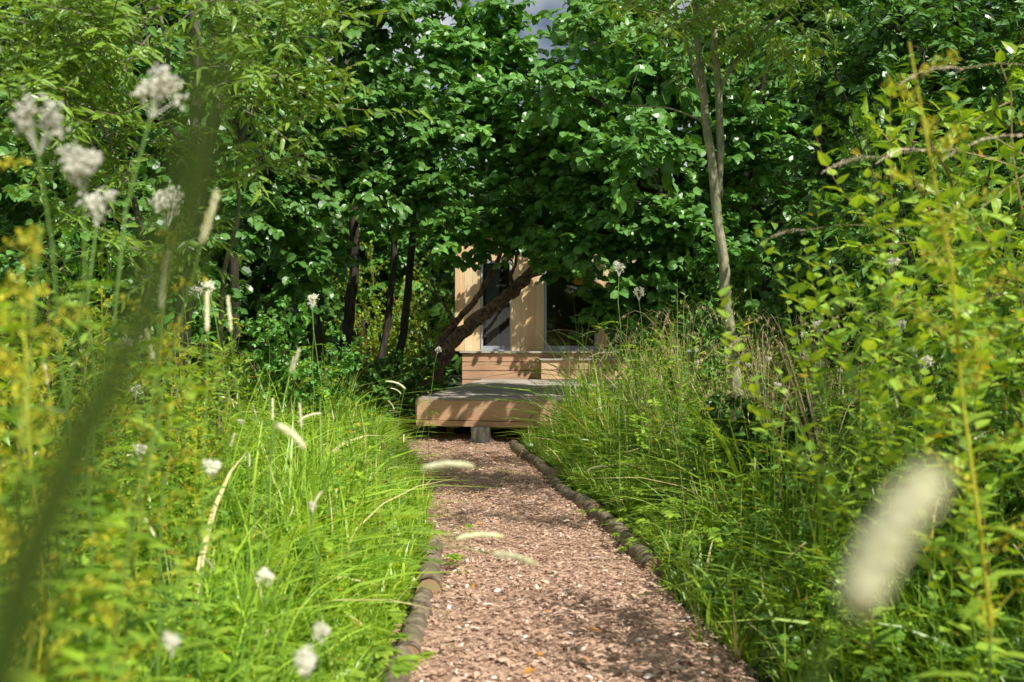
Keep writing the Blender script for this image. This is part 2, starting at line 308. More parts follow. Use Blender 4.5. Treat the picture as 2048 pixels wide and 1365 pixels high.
# ------------------------------------------------------------------ plant prototypes
def bez(p0,p1,p2,n):
    t=np.linspace(0,1,n)[:,None]; return (1-t)**2*p0+2*t*(1-t)*p1+t*t*p2
def rdir(n=None):
    return nrm(rng.normal(0,1,(n,3) if n else 3))
PROTO={}
def proto(key,name,cat,parts,h): PROTO[key]=(name,cat,[(pn,b.mesh(pn,m,smooth=sm)) for pn,b,m,sm in parts],h)
def place(key,loc,rz=None,s=1.0,label=None,group=None,tilt=(0,0)):
    name,cat,parts,h=PROTO[key]
    rz=rng.random()*6.28 if rz is None else rz
    o=empty(name,loc,label,cat,group); o.rotation_euler=(tilt[0],tilt[1],rz); o.scale=(s,s,s)
    for pn,me in parts: link(pn,me,o)
    return o
def sway(h,lean,n=9,wob=.012):
    az=rng.random()*6.28; t=np.linspace(0,1,n)
    P=np.zeros((n,3)); P[:,0]=np.cos(az)*lean*t**2; P[:,1]=np.sin(az)*lean*t**2; P[:,2]=h*t
    P[1:]+=rng.normal(0,wob,(n-1,3))*np.array([1,1,.2]); return P
def on(P,t):
    k=t*(len(P)-1); i=min(int(k),len(P)-2); return P[i]+(P[i+1]-P[i])*(k-i)

def p_meadow(key,seed,h=1.5):
    P=sway(h,.12,wob=.008); st=MB(); lf=MB(); fh=MB(); tube(st,P,np.linspace(.0035,.0018,9),5)
    for k in range(9):
        t=.08+.8*k/9; b=on(P,t); a=k*2.4+rng.random(); out=np.array([math.cos(a),math.sin(a),.35]); ln=.2*(1-t*.45)
        q=bez(b,b+out*ln*.6,b+out*ln+np.array([0,0,-.07]),6); tube(lf,q,np.full(6,.001),3,cap=False)
        side=nrm(np.cross(out,(0,0,1)))
        for m in range(1,6):
            for sg in (-1,1):
                scatter(lf,T_OVATE,q[m][None],(side*sg+out*.4+rdir()*.2)[None],(np.array([0,0,1])+rdir()*.3)[None],ln*.32)
        scatter(lf,T_OVATE,q[-1][None],(out+rdir()*.2)[None],np.array([[0,0,1.]]),ln*.45)
    top=P[-1]; pts=[]
    for k in range(9):
        a=rng.random()*6.28; e=top+np.array([math.cos(a)*rng.uniform(.006,.034),math.sin(a)*rng.uniform(.006,.034),rng.uniform(-.012,.03)])
        tube(fh,[on(P,.97),e],[.0010,.0006],3,cap=False); m=rng.integers(18,30)
        pts.append(e+rng.normal(0,.007,(m,3)))
    pts=np.concatenate(pts); n=len(pts); scatter(fh,T_PUFF,pts,rdir(n),rdir(n),rng.uniform(.0025,.005,n))
    proto(key,'meadowsweet','wild flower',[('stem',st,M_STEM,False),('leaves',lf,M_HERB,False),('flower_head',fh,M_CREAM,False)],h)
for k in range(3): p_meadow('meadow%d'%k,k)

def p_timothy(key,h=1.0,hl=.085,lean=.1,droop=0):
    P=sway(h,lean,wob=.004); st=MB(); bl=MB(); hd=MB(); tube(st,P,np.linspace(.0018,.001,9),5)
    d=nrm(P[-1]-P[-2]+np.array([droop*.3,0,0])); n=18; t=np.linspace(0,1,n); Q=P[-1]-d*.005+d*hl*t[:,None]+np.array([droop,0,-droop])*(t**2)[:,None]*hl
    R=.0038*np.minimum(1,np.minimum(t*9+.25,(1-t)*6+.2))
    tube(hd,Q,R,9,jit=.13); m=260; tt=rng.random(m); idx=(tt*(n-1)).astype(int); o=rdir(m); scatter(hd,T_TINY,Q[idx]+o*R[idx][:,None]*.7,o+d*.9,rdir(m),.0045)
    B=np.tile(P[:1],(7,1))+rng.normal(0,.01,(7,3))*np.array([1,1,0]); grass(bl,B,rng.uniform(.3,.65,7)*h,np.full(7,.008),rng.random(7)*6.28,rng.uniform(.3,.8,7),rng.random(7)*.9,6)
    proto(key,'timothy_grass','grass stalk',[('stem',st,M_STEM,False),('blades',bl,M_GRASS_L,False),('seed_head',hd,M_HEAD,False)],h+hl)
p_timothy('tim0'); p_timothy('tim1',1.0,.1,.22,.4); p_timothy('tim2',1.0,.065,.16,0)

def p_plume(key,h=1.6,arch=.75,thick=1.0,mat=None):
    st=MB(); hd=MB(); bl=MB()
    P=bez(np.zeros(3),np.array([arch*.12,0,h*1.05]),np.array([arch,0,h*.93]),16); tube(st,P,np.linspace(.0013,.0006,16),4)
    Q=bez(P[-1],P[-1]+np.array([.09,0,.008]),P[-1]+np.array([.17,.01,-.05]),12); tube(hd,Q,np.full(12,.0006),3)
    m=int(80*thick); t=rng.random(m)**.85; idx=(t*11).astype(int); dd=nrm(np.gradient(Q,axis=0))[idx]
    sp=(.004*np.sin(np.clip(t*3.1+.15,0,3.1))+.0008)*thick
    o=rdir(m); scatter(hd,T_LANCE,Q[idx]+o*sp[:,None],dd+o*.25+np.array([0,0,-.12]),rdir(m),rng.uniform(.008,.014,m),W=np.full(m,.8))
    B=rng.normal(0,.015,(8,3))*np.array([1,1,0]); grass(bl,B,rng.uniform(.4,.8,8)*h*.6,np.full(8,.009),rng.random(8)*6.28,rng.uniform(.3,1,8),rng.random(8)*.9,6)
    proto(key,'plume_grass','grass stalk',[('stem',st,M_DRY,False),('blades',bl,M_GRASS_R,False),('seed_plume',hd,M_PLUME,False)],h*.95)
p_plume('plume0'); p_plume('plume1',1.5,.45,.8); p_plume('plume2',1.7,.95,1.2)
def p_dryclump(key,h=1.7):
    st=MB(); bl=MB()
    for k in range(26):
        a=rng.random()*6.28; hh=h*rng.uniform(.6,1.05); ar=rng.uniform(.1,.5); d=np.array([math.cos(a),math.sin(a),0])
        P=bez(d*.01,d*ar*.2+np.array([0,0,hh*1.05]),d*ar+np.array([0,0,hh*.9]),9); tube(st,P,np.linspace(.002,.0008,9),3,cap=False,r=rng.random())
        Q=bez(P[-1],P[-1]+d*.05,P[-1]+d*.1+np.array([0,0,-.16]),7); tube(st,Q,np.full(7,.0008),3,cap=False); m=20; idx=rng.integers(0,7,m); o=rdir(m)
        scatter(st,T_LANCE,Q[idx]+o*.005,o*.35+np.array([0,0,-1]),rdir(m),rng.uniform(.02,.035,m),W=np.full(m,.6))
    B=rng.normal(0,.03,(30,3))*np.array([1,1,0]); grass(bl,B,rng.uniform(.5,.9,30)*h*.8,np.full(30,.010),rng.random(30)*6.28,rng.uniform(.4,1.1,30),rng.random(30)*.9,6)
    proto(key,'dry_grass_clump','dry grass',[('stalks',st,M_DRY,False),('blades',bl,M_GRASS_R,False)],h)
p_dryclump('dry0'); p_dryclump('dry1',1.5)

def p_herb(key,name,cat,h,nodes,ls,T,mat,stmat,pairs=True,up=.2,branches=0,lean=.15,top=.5):
    st=MB(); lf=MB()
    axes=[(sway(h,lean,wob=.012),.0035)]
    for b in range(branches):
        t0=.25+.55*(b+rng.random()*.5)/max(1,branches); p0=on(axes[0][0],t0); a=b*2.4; o=np.array([math.cos(a),math.sin(a),0]); ln=h*.42*(1.15-t0)
        axes.append((bez(p0,p0+o*ln*.5+np.array([0,0,ln*.3]),p0+o*ln*.7+np.array([0,0,ln]),7),.002))
    for P,r0 in axes:
        tube(st,P,np.linspace(r0,.001,len(P)),4,r=rng.random()); L=np.linalg.norm(P[-1]-P[0]); nn=max(4,int(nodes*L/h)); t=np.linspace(.1 if r0>.003 else .15,1,nn)
        pts=[];ds=[];ss=[]
        for i,tt in enumerate(t):
            b=on(P,min(tt,.999)); a=i*(1.57 if pairs else 2.4)+rng.random()*.4
            for sgn in ((0,math.pi) if pairs else (0,)):
                pts.append(b); ds.append((math.cos(a+sgn),math.sin(a+sgn),up+tt*.5+rng.normal(0,.2))); ss.append(ls*(1-(1-top)*tt)*rng.uniform(.8,1.2))
        pts=np.array(pts);ds=np.array(ds);n=len(pts); scatter(lf,T,pts,ds,np.array([0,0,1])+rng.normal(0,.25,(n,3)),np.array(ss))
    proto(key,name,cat,[('stem',st,stmat,False),('leaves',lf,mat,False)],h)
p_herb('nettle0','nettle','nettle',1.15,20,.1,T_OVATE,M_HERB_D,M_STEM,True,.0,3)
p_herb('nettle1','nettle','nettle',1.0,16,.11,T_OVATE,M_HERB,M_STEM,True,.0,2)
p_herb('wherb0','willowherb','tall herb',1.6,60,.12,T_LANCE,M_HERB,M_STEM_RED,False,.3,5)
p_herb('wherb1','willowherb','tall herb',1.5,46,.13,T_LANCE,M_SHOOT,M_STEM,False,.4,3)
p_herb('wherb2','willowherb','tall herb',1.7,56,.11,T_LANCE,M_HERB_D,M_STEM_RED,False,.2,7)
p_herb('shoot0','willow_shoot','willow shoot',1.9,60,.085,T_OVATE,M_SHOOT,M_STEM_RED,False,.5,6,.3,.65)
p_herb('shoot1','willow_shoot','willow shoot',1.8,54,.08,T_OVATE,M_SHOOT,M_STEM,False,.5,8,.25,.65)

def p_yellow(key,h=1.5):
    P=sway(h,.12,wob=.01); st=MB(); lf=MB(); sd=MB(); tube(st,P,np.linspace(.0035,.0015,9),4)
    tube(sd,P[3:]+np.array([.001,0,0]),np.linspace(.0034,.0017,6),4)
    for k in range(20):
        t=.35+.64*k/20; b=on(P,t); a=k*2.4; o=np.array([math.cos(a),math.sin(a),.9]); ln=.15*(1.25-t)+.02
        q=bez(b,b+o*ln*.5,b+o*ln*.9+np.array([0,0,-.02]),6); tube(sd,q,np.full(6,.0008),3,cap=False)
        m=42; idx=rng.integers(1,6,m); oo=rdir(m); scatter(sd,T_TINY,q[idx]+oo*.006,oo+np.array([0,0,.4]),rdir(m),rng.uniform(.007,.013,m))
    for k in range(30):
        t=.05+.8*k/30; b=on(P,t); a=k*2.4; scatter(lf,T_LANCE,b[None],np.array([[math.cos(a),math.sin(a),.3]]),np.array([[0,0,1.]]),.13)
    proto(key,'yellow_seed_spike','wild flower',[('stem',st,M_STEM,False),('leaves',lf,M_HERB,False),('seed_spike',sd,M_YELLOW,False)],h)
p_yellow('yel0'); p_yellow('yel1',1.4)
def p_fern(key):
    lf=MB(); st=MB()
    for k in range(11):
        a=k*2.4; o=np.array([math.cos(a),math.sin(a),0]); L=rng.uniform(.5,.75); q=bez(np.zeros(3),o*L*.35+np.array([0,0,L*.75]),o*L*.95+np.array([0,0,L*.45]),22)
        tube(st,q,np.linspace(.0025,.0006,22),3,cap=False); sd=nrm(np.cross(o,(0,0,1))); n=20; i=np.arange(1,21); ln=.16*np.sin(np.clip((i/21)**.7*3.0,0,3.05))+.01
        for sg in (-1,1): scatter(lf,T_LANCE,q[i],np.tile(sd*sg+o*.35,(n,1))+rng.normal(0,.06,(n,3)),np.tile((0,0,1.),(n,1)),ln,W=np.full(n,.9))
    proto(key,'fern','fern',[('stalks',st,M_STEM,False),('fronds',lf,M_SHOOT,False)],.5)
p_fern('fern0')
def p_butter(key):
    lf=MB(); st=MB()
    for k in range(26):
        a=rng.random()*6.28; o=np.array([math.cos(a),math.sin(a),0]); r=rng.uniform(.03,.24); z=rng.uniform(.1,.24); e=o*r+np.array([0,0,z]); tube(st,[np.zeros(3),o*r*.4+np.array([0,0,z*.7]),e],[.0015,.001,.001],3,cap=False)
        for m in range(5):
            b=a+(m-2)*.75; scatter(lf,T_OVATE,e[None],np.array([[math.cos(b),math.sin(b),.05]]),(np.array([0,0,1])+o*.3)[None],.045*(1.15-abs(m-2)*.15),W=np.array([1.3]))
    proto(key,'buttercup_clump','low herb',[('stalks',st,M_STEM,False),('leaves',lf,M_SHOOT,False)],.24)
p_butter('butter0')
def p_bush(key,h,nst,T,ls,mat,dens=1.0,spread=.5,name='bush',cat='bush',bark=None,per=34):
    st=MB(); lf=MB()
    for k in range(nst):
        a=k*2.4+rng.random(); o=np.array([math.cos(a),math.sin(a),0]); hh=h*rng.uniform(.55,1.05); sp=h*spread*rng.uniform(.25,1)
        P=bez(o*.02,o*sp*.35+np.array([0,0,hh*.6]),o*sp+np.array([0,0,hh]),10); P[1:]+=rng.normal(0,.015,(9,3)); tube(st,P,np.linspace(.012,.003,10),5,r=rng.random())
        shoots=[(P,.2)]
        for b in range(int(9*dens)):
            t0=rng.uniform(.15,.95); p0=on(P,t0); d=nrm(o*.5+rdir()*.9+np.array([0,0,.35])); ln=h*.24*rng.uniform(.5,1.1)
            S=bez(p0,p0+d*ln*.5,p0+d*ln+np.array([0,0,-.1*ln]),5); tube(st,S,np.linspace(.004,.0015,5),3,cap=False); shoots.append((S,.1))
        for S,t0 in shoots:
            m=per if t0>.15 else int(per*.6); t=t0+(1-t0)*rng.random(m); i=np.minimum((t*(len(S)-1)).astype(int),len(S)-2); fr=(t*(len(S)-1)-i)[:,None]
            p=S[i]*(1-fr)+S[i+1]*fr; dd=nrm(S[-1]-S[0]); scatter(lf,T,p,dd*.5+rdir(m)*1.0+np.array([0,0,-.1]),np.array([.15,-.25,1])+rng.normal(0,.45,(m,3)),ls*rng.uniform(.6,1.2,m))
    proto(key,name,cat,[('stems',st,bark or M_BARK_D,False),('foliage',lf,mat,False)],h)
p_bush('willowbush',2.6,13,T_LANCE,.12,M_WILLOW,1.2,.45,'willow_bush')
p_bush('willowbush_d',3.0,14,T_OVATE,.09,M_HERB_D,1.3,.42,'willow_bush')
p_bush('shootbush',2.4,13,T_OVATE,.08,M_SHOOT,1.2,.42,'willow_bush',bark=M_STEM_RED,per=32)
p_bush('roundbush',2.2,13,T_ROUND,.085,M_ALDER,1.2,.5,'leafy_bush')
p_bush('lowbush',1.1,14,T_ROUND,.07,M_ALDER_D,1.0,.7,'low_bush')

# ------------------------------------------------------------------ trees
def blob(px,py,Y,rx,ry,rd,n): return (at(px,py,Y),np.array([rx/F*Y,rd,ry/F*Y]),n)
def tree(name,label,stems,blobs,T,lmat,bmat,ls,lpt=12,tl=.42,group=None,key=None,clus=9,cat='tree',ntilt=.42,flat=1.0,gn=.04,sg_=.3):
    tk=MB(); br=MB(); lf=MB(); dense=[]
    for S in stems:
        S=np.array(S,float); n=len(S); tt=np.linspace(0,n-1,n*5)
        Q=np.stack([np.interp(tt,np.arange(n),S[:,c]) for c in range(4)],-1)
        Pk=Q[:,:3].copy()
        for _ in range(3): Pk[1:-1]=(Pk[:-2]+Pk[1:-1]*2+Pk[2:])/4
        Pk+=rng.normal(0,.012,Pk.shape)*np.minimum(Q[:,3:]*8,1)*(gn/.04); tube(tk,Pk,Q[:,3]*(1+rng.normal(0,gn,len(Q))),12,jit=gn); dense.append(np.concatenate([Pk,Q[:,3:]],1))
    dn=np.concatenate(dense)
    for c,r,nt_ in blobs:
        dist=np.linalg.norm(dn[:,:3]-c,axis=1)+np.where(dn[:,2]>c[2]-.1,1.5,0)+np.where(dn[:,2]<1.2,.8,0); s=dn[np.argmin(dist)]
        mid=(s[:3]+c)/2+np.array([0,0,.25])+rng.normal(0,.12,3); B=bez(s[:3],mid,c,10); B[1:-1]+=rng.normal(0,.03,(8,3)); r0=min(s[3]*.55,.05); tube(br,B,np.linspace(r0,r0*.35,10),6)
        cc=c+nrm(rng.normal(0,1,(clus,3)))*r*rng.uniform(.25,.9,(clus,1))
        for q in cc:
            b=on(B,rng.uniform(.6,1)); G=bez(b,(b+q)/2+np.array([0,0,.12]),q,6); tube(br,G,np.linspace(r0*.3,.004,6),4,cap=False)
        ci=rng.integers(0,clus,nt_); p=cc[ci]+rng.normal(0,sg_,(nt_,3))*r
        d=nrm((p-c)/r*.5+rng.normal(0,.6,(nt_,3))*np.array([1,1,.6])+np.array([0,-.25,.0])); ln=tl*rng.uniform(.5,1.2,nt_)
        for k in range(nt_): tube(br,[p[k],p[k]+d[k]*ln[k]*.5+rng.normal(0,.015,3),p[k]+d[k]*ln[k]],[.004,.003,.0015],3,cap=False)
        t=np.tile((np.arange(lpt)+.6)/lpt,nt_); I=np.repeat(np.arange(nt_),lpt); sg=np.tile(np.where(np.arange(lpt)%2,1,-1),nt_)
        pp=p[I]+d[I]*(ln[I]*t)[:,None]; side=nrm(np.cross(d[I],(0,0,1.)+rng.normal(0,.1,3)))
        D=d[I]*.6+side*sg[:,None]*.8+rng.normal(0,.3,(len(I),3))+np.array([0,0,-.2])
        tw=rng.random(nt_)[I]
        Nn=np.array([.15,-.4,.8*flat])+rng.normal(0,ntilt,(len(I),3)); scatter(lf,T,pp,D,Nn,ls*rng.uniform(.55,1.2,len(I)),R=np.clip(.5*tw+.5*rng.random(len(I)),0,1))
    if key:
        proto(key,name,cat,[('trunk',tk,bmat,True),('branches',br,bmat,False),('crown',lf,lmat,False)],8); return
    base=np.array(stems[0][0][:3]); o=empty(name,base,label,cat,group)
    link('trunk',tk.mesh('trunk',bmat,base,True),o); link('branches',br.mesh('branches',bmat,base),o); link('crown',lf.mesh('crown',lmat,base),o)
def st(*pts):
    out=[]
    for k,(px,py,Y,r) in enumerate(pts):
        p=at(px,py,Y); out.append((p[0],p[1],p[2],r))
    return out
def grd(x,y,r): return (x,y,-.05,r)
def B3(x,y,z,rx,ry,rz,n): return (np.array([x,y,z],float),np.array([rx,ry,rz],float),n)

tree('leaning_tree','rough brown-barked tree leaning right across the cabin front, above the deck',
 [[grd(-1.6,16.2,.16)]+st((872,735,16.2,.135),(900,690,16.2,.12),(940,650,16.2,.115),(985,615,16.3,.11),(1030,582,16.3,.105),(1062,545,16.2,.09),(1100,505,16.2,.085),(1190,420,16,.07),(1240,280,15.6,.06),(1230,120,15.3,.045),(1200,-60,15,.03)),
  [grd(-1.75,16.4,.1)]+st((858,735,16.4,.075),(885,680,16.4,.065),(915,640,16.4,.055),(950,605,16.4,.05),(975,560,16.3,.045),(1000,520,16.2,.04),(1010,430,15.8,.035),(980,280,15.4,.03),(960,100,15,.02)),
  st((1030,582,16.3,.035),(1020,552,16.2,.03),(1035,520,16.1,.022),(1020,480,16,.018),(1010,400,15.8,.015)),
  st((915,660,16.2,.03),(900,625,16.1,.022),(880,600,16.0,.018),(860,560,15.8,.012))],
 [blob(1010,400,14.8,110,65,.8,95),blob(930,250,14.4,120,120,.9,125),blob(1080,280,14.6,130,110,.9,125),blob(1160,410,14.4,100,55,.7,85),
  blob(940,110,14.5,110,100,.9,105),blob(1190,110,14.6,80,110,.9,75),blob(1230,250,14.5,110,120,.9,90),blob(900,-10,14.5,110,60,.7,70),blob(1230,-10,14.5,90,60,.7,50),blob(1020,130,14.8,60,70,.6,56),
  blob(1000,20,14.6,45,45,.5,36),blob(980,462,15.4,90,30,.5,50),blob(1080,474,15.2,80,28,.5,50),blob(905,478,15,60,34,.5,40),blob(1150,535,15.6,45,28,.3,18),blob(1010,492,15.7,70,14,.3,22)],
 T_ROUND,M_ALDER,M_BARK_L,.14,clus=8,lpt=13,gn=.06,sg_=.24,tl=.48)
tree('alder_tree','multi-stemmed alder with dark trunks left of the leaning tree',
 [[grd(-2.55,14.5,.10)]+st((690,700,14.5,.085),(712,520,14.4,.075),(700,330,14.2,.06),(690,100,14,.04)),
  [grd(-2.3,14.9,.07)]+st((770,690,14.9,.055),(788,520,14.8,.05),(800,330,14.6,.04),(830,120,14.3,.03)),
  [grd(-2.15,15.3,.075)]+st((805,690,15.3,.06),(820,540,15.2,.055),(832,400,15,.045),(870,200,14.8,.03)),
  [grd(-3.1,14.2,.07)]+st((640,690,14.2,.06),(620,520,14.1,.05),(600,350,14,.04),(570,120,13.6,.03))],
 [blob(600,150,12.0,110,130,.8,125),blob(720,330,12.2,110,90,.7,115),blob(590,400,12.0,110,80,.7,105),blob(770,110,12.4,110,120,.8,85),
  blob(840,400,12.6,90,80,.6,85),blob(700,30,12,140,80,.8,75),blob(850,270,12.6,80,80,.6,65),blob(620,540,12.4,70,50,.5,45),blob(690,220,12,70,60,.5,44)],
 T_ROUND,M_ALDER,M_BARK_D,.12,clus=8,lpt=13,sg_=.24,tl=.44)
tree('alder_tree','broad alder with glossy rounded leaves hanging right of the cabin windows',
 [[grd(3.1,14.6,.13)]+st((1400,700,14.6,.11),(1380,500,14.4,.1),(1350,300,14.2,.08),(1320,80,14,.06),(1310,-150,13.8,.03)),
  [grd(3.3,14.7,.09)]+st((1440,690,14.7,.08),(1460,500,14.5,.07),(1500,300,14.1,.05),(1540,100,13.8,.03))],
 [blob(1230,370,13.2,110,90,.8,125),blob(1190,230,13.4,100,90,.8,100),blob(1330,480,13.2,110,70,.7,110),blob(1340,180,13.2,110,130,.8,125),
  blob(1195,480,13.4,75,45,.5,78),blob(1500,330,13,110,130,.8,125),blob(1260,60,13.4,110,80,.8,95),blob(1480,120,13,110,110,.8,110),blob(1456,235,13.2,70,60,.5,50),
  blob(1262,600,13.4,45,60,.4,60),blob(1300,560,13.2,70,60,.5,70),blob(1470,520,13,100,80,.7,90),blob(1350,640,13,100,60,.6,85),blob(1225,640,13.6,28,45,.3,26),
  B3(1.6,10.9,4.3,.7,.7,.4,42),B3(.9,11.4,4.9,.7,.7,.4,36),B3(1.3,10.8,3.4,.6,.5,.35,36),B3(.5,11.2,4.2,.6,.5,.3,22)],  # extra sprays hung over the deck, added for leaf shade on its boards
 T_ROUND,M_ALDER,M_BARK_D,.128,clus=8,lpt=13,sg_=.24,tl=.44)
tree('slender_tree','slender pale-barked young tree standing in the grass right of the path',
 [[grd(1.63,7.0,.05)]+st((1478,830,7,.046),(1463,700,7,.042),(1450,560,7,.038),(1432,400,7,.034),(1412,230,7,.029),(1395,80,7,.022),(1385,-100,7,.015),(1380,-300,6.9,.01)),
  st((1440,400,7.05,.02),(1442,300,7.0,.026),(1437,170,6.95,.025),(1425,20,6.9,.02),(1420,-120,6.8,.014)),
  st((1437,180,6.95,.018),(1480,110,6.9,.015),(1540,50,6.9,.012),(1640,-40,6.8,.009)),
  st((1410,215,7,.017),(1385,120,6.95,.014),(1350,20,6.9,.01),(1320,-90,6.8,.008)),
  st((1405,240,7,.008),(1340,215,6.9,.006),(1250,210,6.8,.004))],
 [blob(1290,0,6.6,90,50,.5,26),blob(1560,10,6.7,110,60,.5,40),blob(1400,-60,6.8,120,70,.5,40),blob(1330,80,6.5,60,40,.3,7),blob(1400,60,6.8,60,60,.3,12),
  B3(1.9,7.3,4.6,.7,.6,.4,80),B3(2.1,5.9,4.1,.7,.6,.4,90),B3(1.3,7.2,4.9,.7,.6,.4,50),B3(2.0,4.3,3.9,.4,.4,.3,24)],  # leafy limbs above the view, added to cast dappled shade on the path
 T_LANCE,M_WILLOW,M_BARK_P,.12,clus=5,lpt=12)
tree('grey_willow_tree','forked grey-trunked willow with narrow leaves at the upper left',
 [[grd(-2.1,6.1,.06)]+st((368,620,6.1,.05),(380,520,6.05,.048),(390,430,6.0,.046),(410,300,5.9,.043),(445,180,5.8,.036),(500,40,5.7,.026),(540,-100,5.6,.015)),
  st((400,330,5.9,.03),(385,230,5.85,.031),(398,130,5.75,.028),(385,20,5.7,.024),(400,-80,5.6,.015)),
  st((385,300,5.95,.02),(310,230,5.8,.015),(340,110,5.6,.012),(310,0,5.5,.01)),
  [grd(-1.85,6.3,.022)]+st((440,560,6.2,.015),(480,430,6.0,.013),(470,300,5.9,.011),(520,200,5.8,.010),(600,100,5.6,.008)),
  [grd(-2.3,6.0,.03)]+st((300,560,6.0,.02),(270,400,5.9,.016),(200,250,5.8,.012),(150,100,5.6,.008))],
 [blob(250,80,5.3,110,90,.5,75),blob(90,60,5.2,120,80,.5,75),blob(610,60,5.5,100,60,.45,36),blob(200,260,5.4,110,80,.5,52),blob(430,170,5.5,70,60,.3,20),
  blob(60,220,5.3,110,80,.5,55),blob(570,170,5.5,80,60,.4,26),blob(640,230,5.6,70,60,.3,14),blob(510,320,5.7,60,60,.3,14),blob(180,420,5.5,100,70,.4,34),blob(480,20,5.4,80,40,.5,26),blob(360,480,5.6,60,60,.3,20)],
 T_LANCE,M_WILLOW,M_BARK_G,.10,clus=6,lpt=13,tl=.36,flat=.7,ntilt=.6)
tree('hazel_tree','leafy hazel behind the willow at the left edge',
 [[grd(-4.0,9.5,.1)]+st((190,600,9.5,.09),(200,350,9.4,.07),(180,100,9.2,.05)),[grd(-3.0,10.2,.07)]+st((470,650,10.2,.06),(465,400,10,.05),(500,150,9.8,.04))],
 [blob(80,350,9,140,130,.8,110),blob(260,430,9,130,110,.8,100),blob(420,430,9.4,110,110,.7,85),blob(430,230,9.6,130,120,.8,100),blob(200,180,9.2,150,130,.9,105),blob(330,600,9.4,130,70,.7,75),blob(480,60,9.8,120,90,.8,75),blob(60,60,9,120,100,.8,65),blob(90,560,9,120,90,.7,80)],
 T_ROUND,M_ALDER,M_BARK_D,.11,clus=8,sg_=.24)
tree('hazel_tree','dark leafy tree filling the upper right behind the slender pale tree',
 [[grd(4.2,9.6,.11)]+st((1880,600,9.6,.1),(1860,350,9.5,.08),(1840,100,9.3,.05)),[grd(3.4,10.4,.08)]+st((1660,650,10.4,.07),(1650,400,10.3,.06),(1640,150,10.2,.04))],
 [blob(1660,150,10.2,110,130,.8,120),blob(1800,260,9.4,130,120,.8,130),blob(1950,150,9,120,130,.8,120),blob(1650,380,10.2,100,110,.7,100),blob(1760,450,9.2,120,90,.7,110),blob(1960,420,9,110,120,.8,110),blob(1800,60,9.4,120,90,.8,95),blob(1610,540,10.4,90,70,.6,70),blob(1900,600,9,130,80,.7,95)],
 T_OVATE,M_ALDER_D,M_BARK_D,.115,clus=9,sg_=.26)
tree('alder_tree','unseen young alder added right of the upper deck to dapple the cabin wall',  # hidden tree, added so its leaf shade falls on cabin wall and fascia
 [[(3.6,19.6,-.05,.07),(3.5,19.7,2,.06),(3.2,20.2,4,.045),(2.7,20.8,5.6,.03)]],
 [B3(.9,22.3,4.2,.8,.4,.35,40),B3(2.6,21.0,5.2,.9,.8,.6,50),B3(3.1,20.4,3.6,.8,.8,.8,70),B3(.1,22.2,4.4,.7,.4,.35,32),B3(1.7,22.2,4.0,.5,.4,.4,34),B3(3.2,20,2.2,.7,.8,.7,60),B3(2.1,19.7,3.4,.5,.5,.35,30),B3(1.2,19.4,4.2,.7,.5,.4,30),B3(.4,19.6,4.6,.7,.5,.4,26)],
 T_ROUND,M_ALDER,M_BARK_D,.12,clus=7,lpt=9,tl=.34)
vb=B3
tree('woodland_tree','',[[(0,0,-.05,.16),(.1,0,2.5,.13),(0,.1,5,.1),(.1,0,8,.05)],[(.3,.1,-.05,.1),(.7,.2,3,.08),(1.1,.2,6,.04)]],
 [vb(0,0,2.0,1.4,1.2,.8,90),vb(-1.1,0,3.4,1.2,1.2,1.0,110),vb(1.2,-.2,3.8,1.2,1.2,1.1,110),vb(0,.2,5.2,1.5,1.4,1.1,120),vb(-.9,-.2,6.6,1.2,1.2,1,100),vb(.9,0,7.2,1.3,1.2,1,110),vb(0,0,8.6,1,1,.9,80)],
 T_ROUND,M_ALDER_D,M_BARK_D,.2,clus=9,key='wtree',tl=.6)
tree('woodland_tree','',[[(0,0,-.05,.12),(-.1,0,2.5,.1),(0,.1,5,.07),(.1,0,7,.04)]],
 [vb(0,0,3.2,1.2,1.0,.9,90),vb(-.9,0,4.2,1.0,1.0,.9,100),vb(1.0,-.2,4.8,1.0,1.0,.9,100),vb(0,.2,6.2,1.2,1.2,1,110),vb(0,0,7.4,.9,.9,.8,80)],
 T_ROUND,M_ALDER,M_BARK_D,.19,clus=9,key='wtree2',tl=.6)
wt=[(-5.2,14.5,'wtree',.8),(-7.6,13,'wtree',.95),(-4.6,18,'wtree',1),(-7.5,19,'wtree',1.1),(-5.5,24,'wtree',1.2),(-4.4,29.5,'wtree2',1.2),(-10,24,'wtree',1.3),
    (6.0,14.5,'wtree',.9),(8.6,13,'wtree',1.0),(5.4,18.5,'wtree',1.0),(8.3,20,'wtree',1.1),(11,17,'wtree',1.1),(7.8,27,'wtree',1.3),(3.6,31,'wtree',1.3),(-.6,33,'wtree2',1.15),(-8,32,'wtree',1.4),(12,26,'wtree',1.3),(-4.6,35,'wtree',1.2),(1.9,36,'wtree2',1.0)]
for x,y,k,s in wt:
    side='left of the cabin' if x<-1.5 else ('right of the deck and cabin' if y<24 else 'behind the cabin')
    place(k,(x,y,0),None,s,'dark woodland tree in the shaded wood %s'%side,'woodland trees %s'%side)
n=26000; th=rng.uniform(-1.15,1.15,n); r=rng.uniform(42,50,n); hz=8.5+2.0*np.sin(th*9)+1.2*np.sin(th*23+1); z=rng.random(n)*hz
mb=MB(); scatter(mb,T_ROUND,np.stack([np.sin(th)*r,np.cos(th)*r,z],-1),rdir(n),np.array([.1,-.5,.6])+rng.normal(0,.4,(n,3)),rng.uniform(.4,.9,n))
tag(link('far_wood',mb.mesh('far_wood',M_ALDER_D)),'far-off green wood closing the view behind the cabin','wood',kind='stuff')

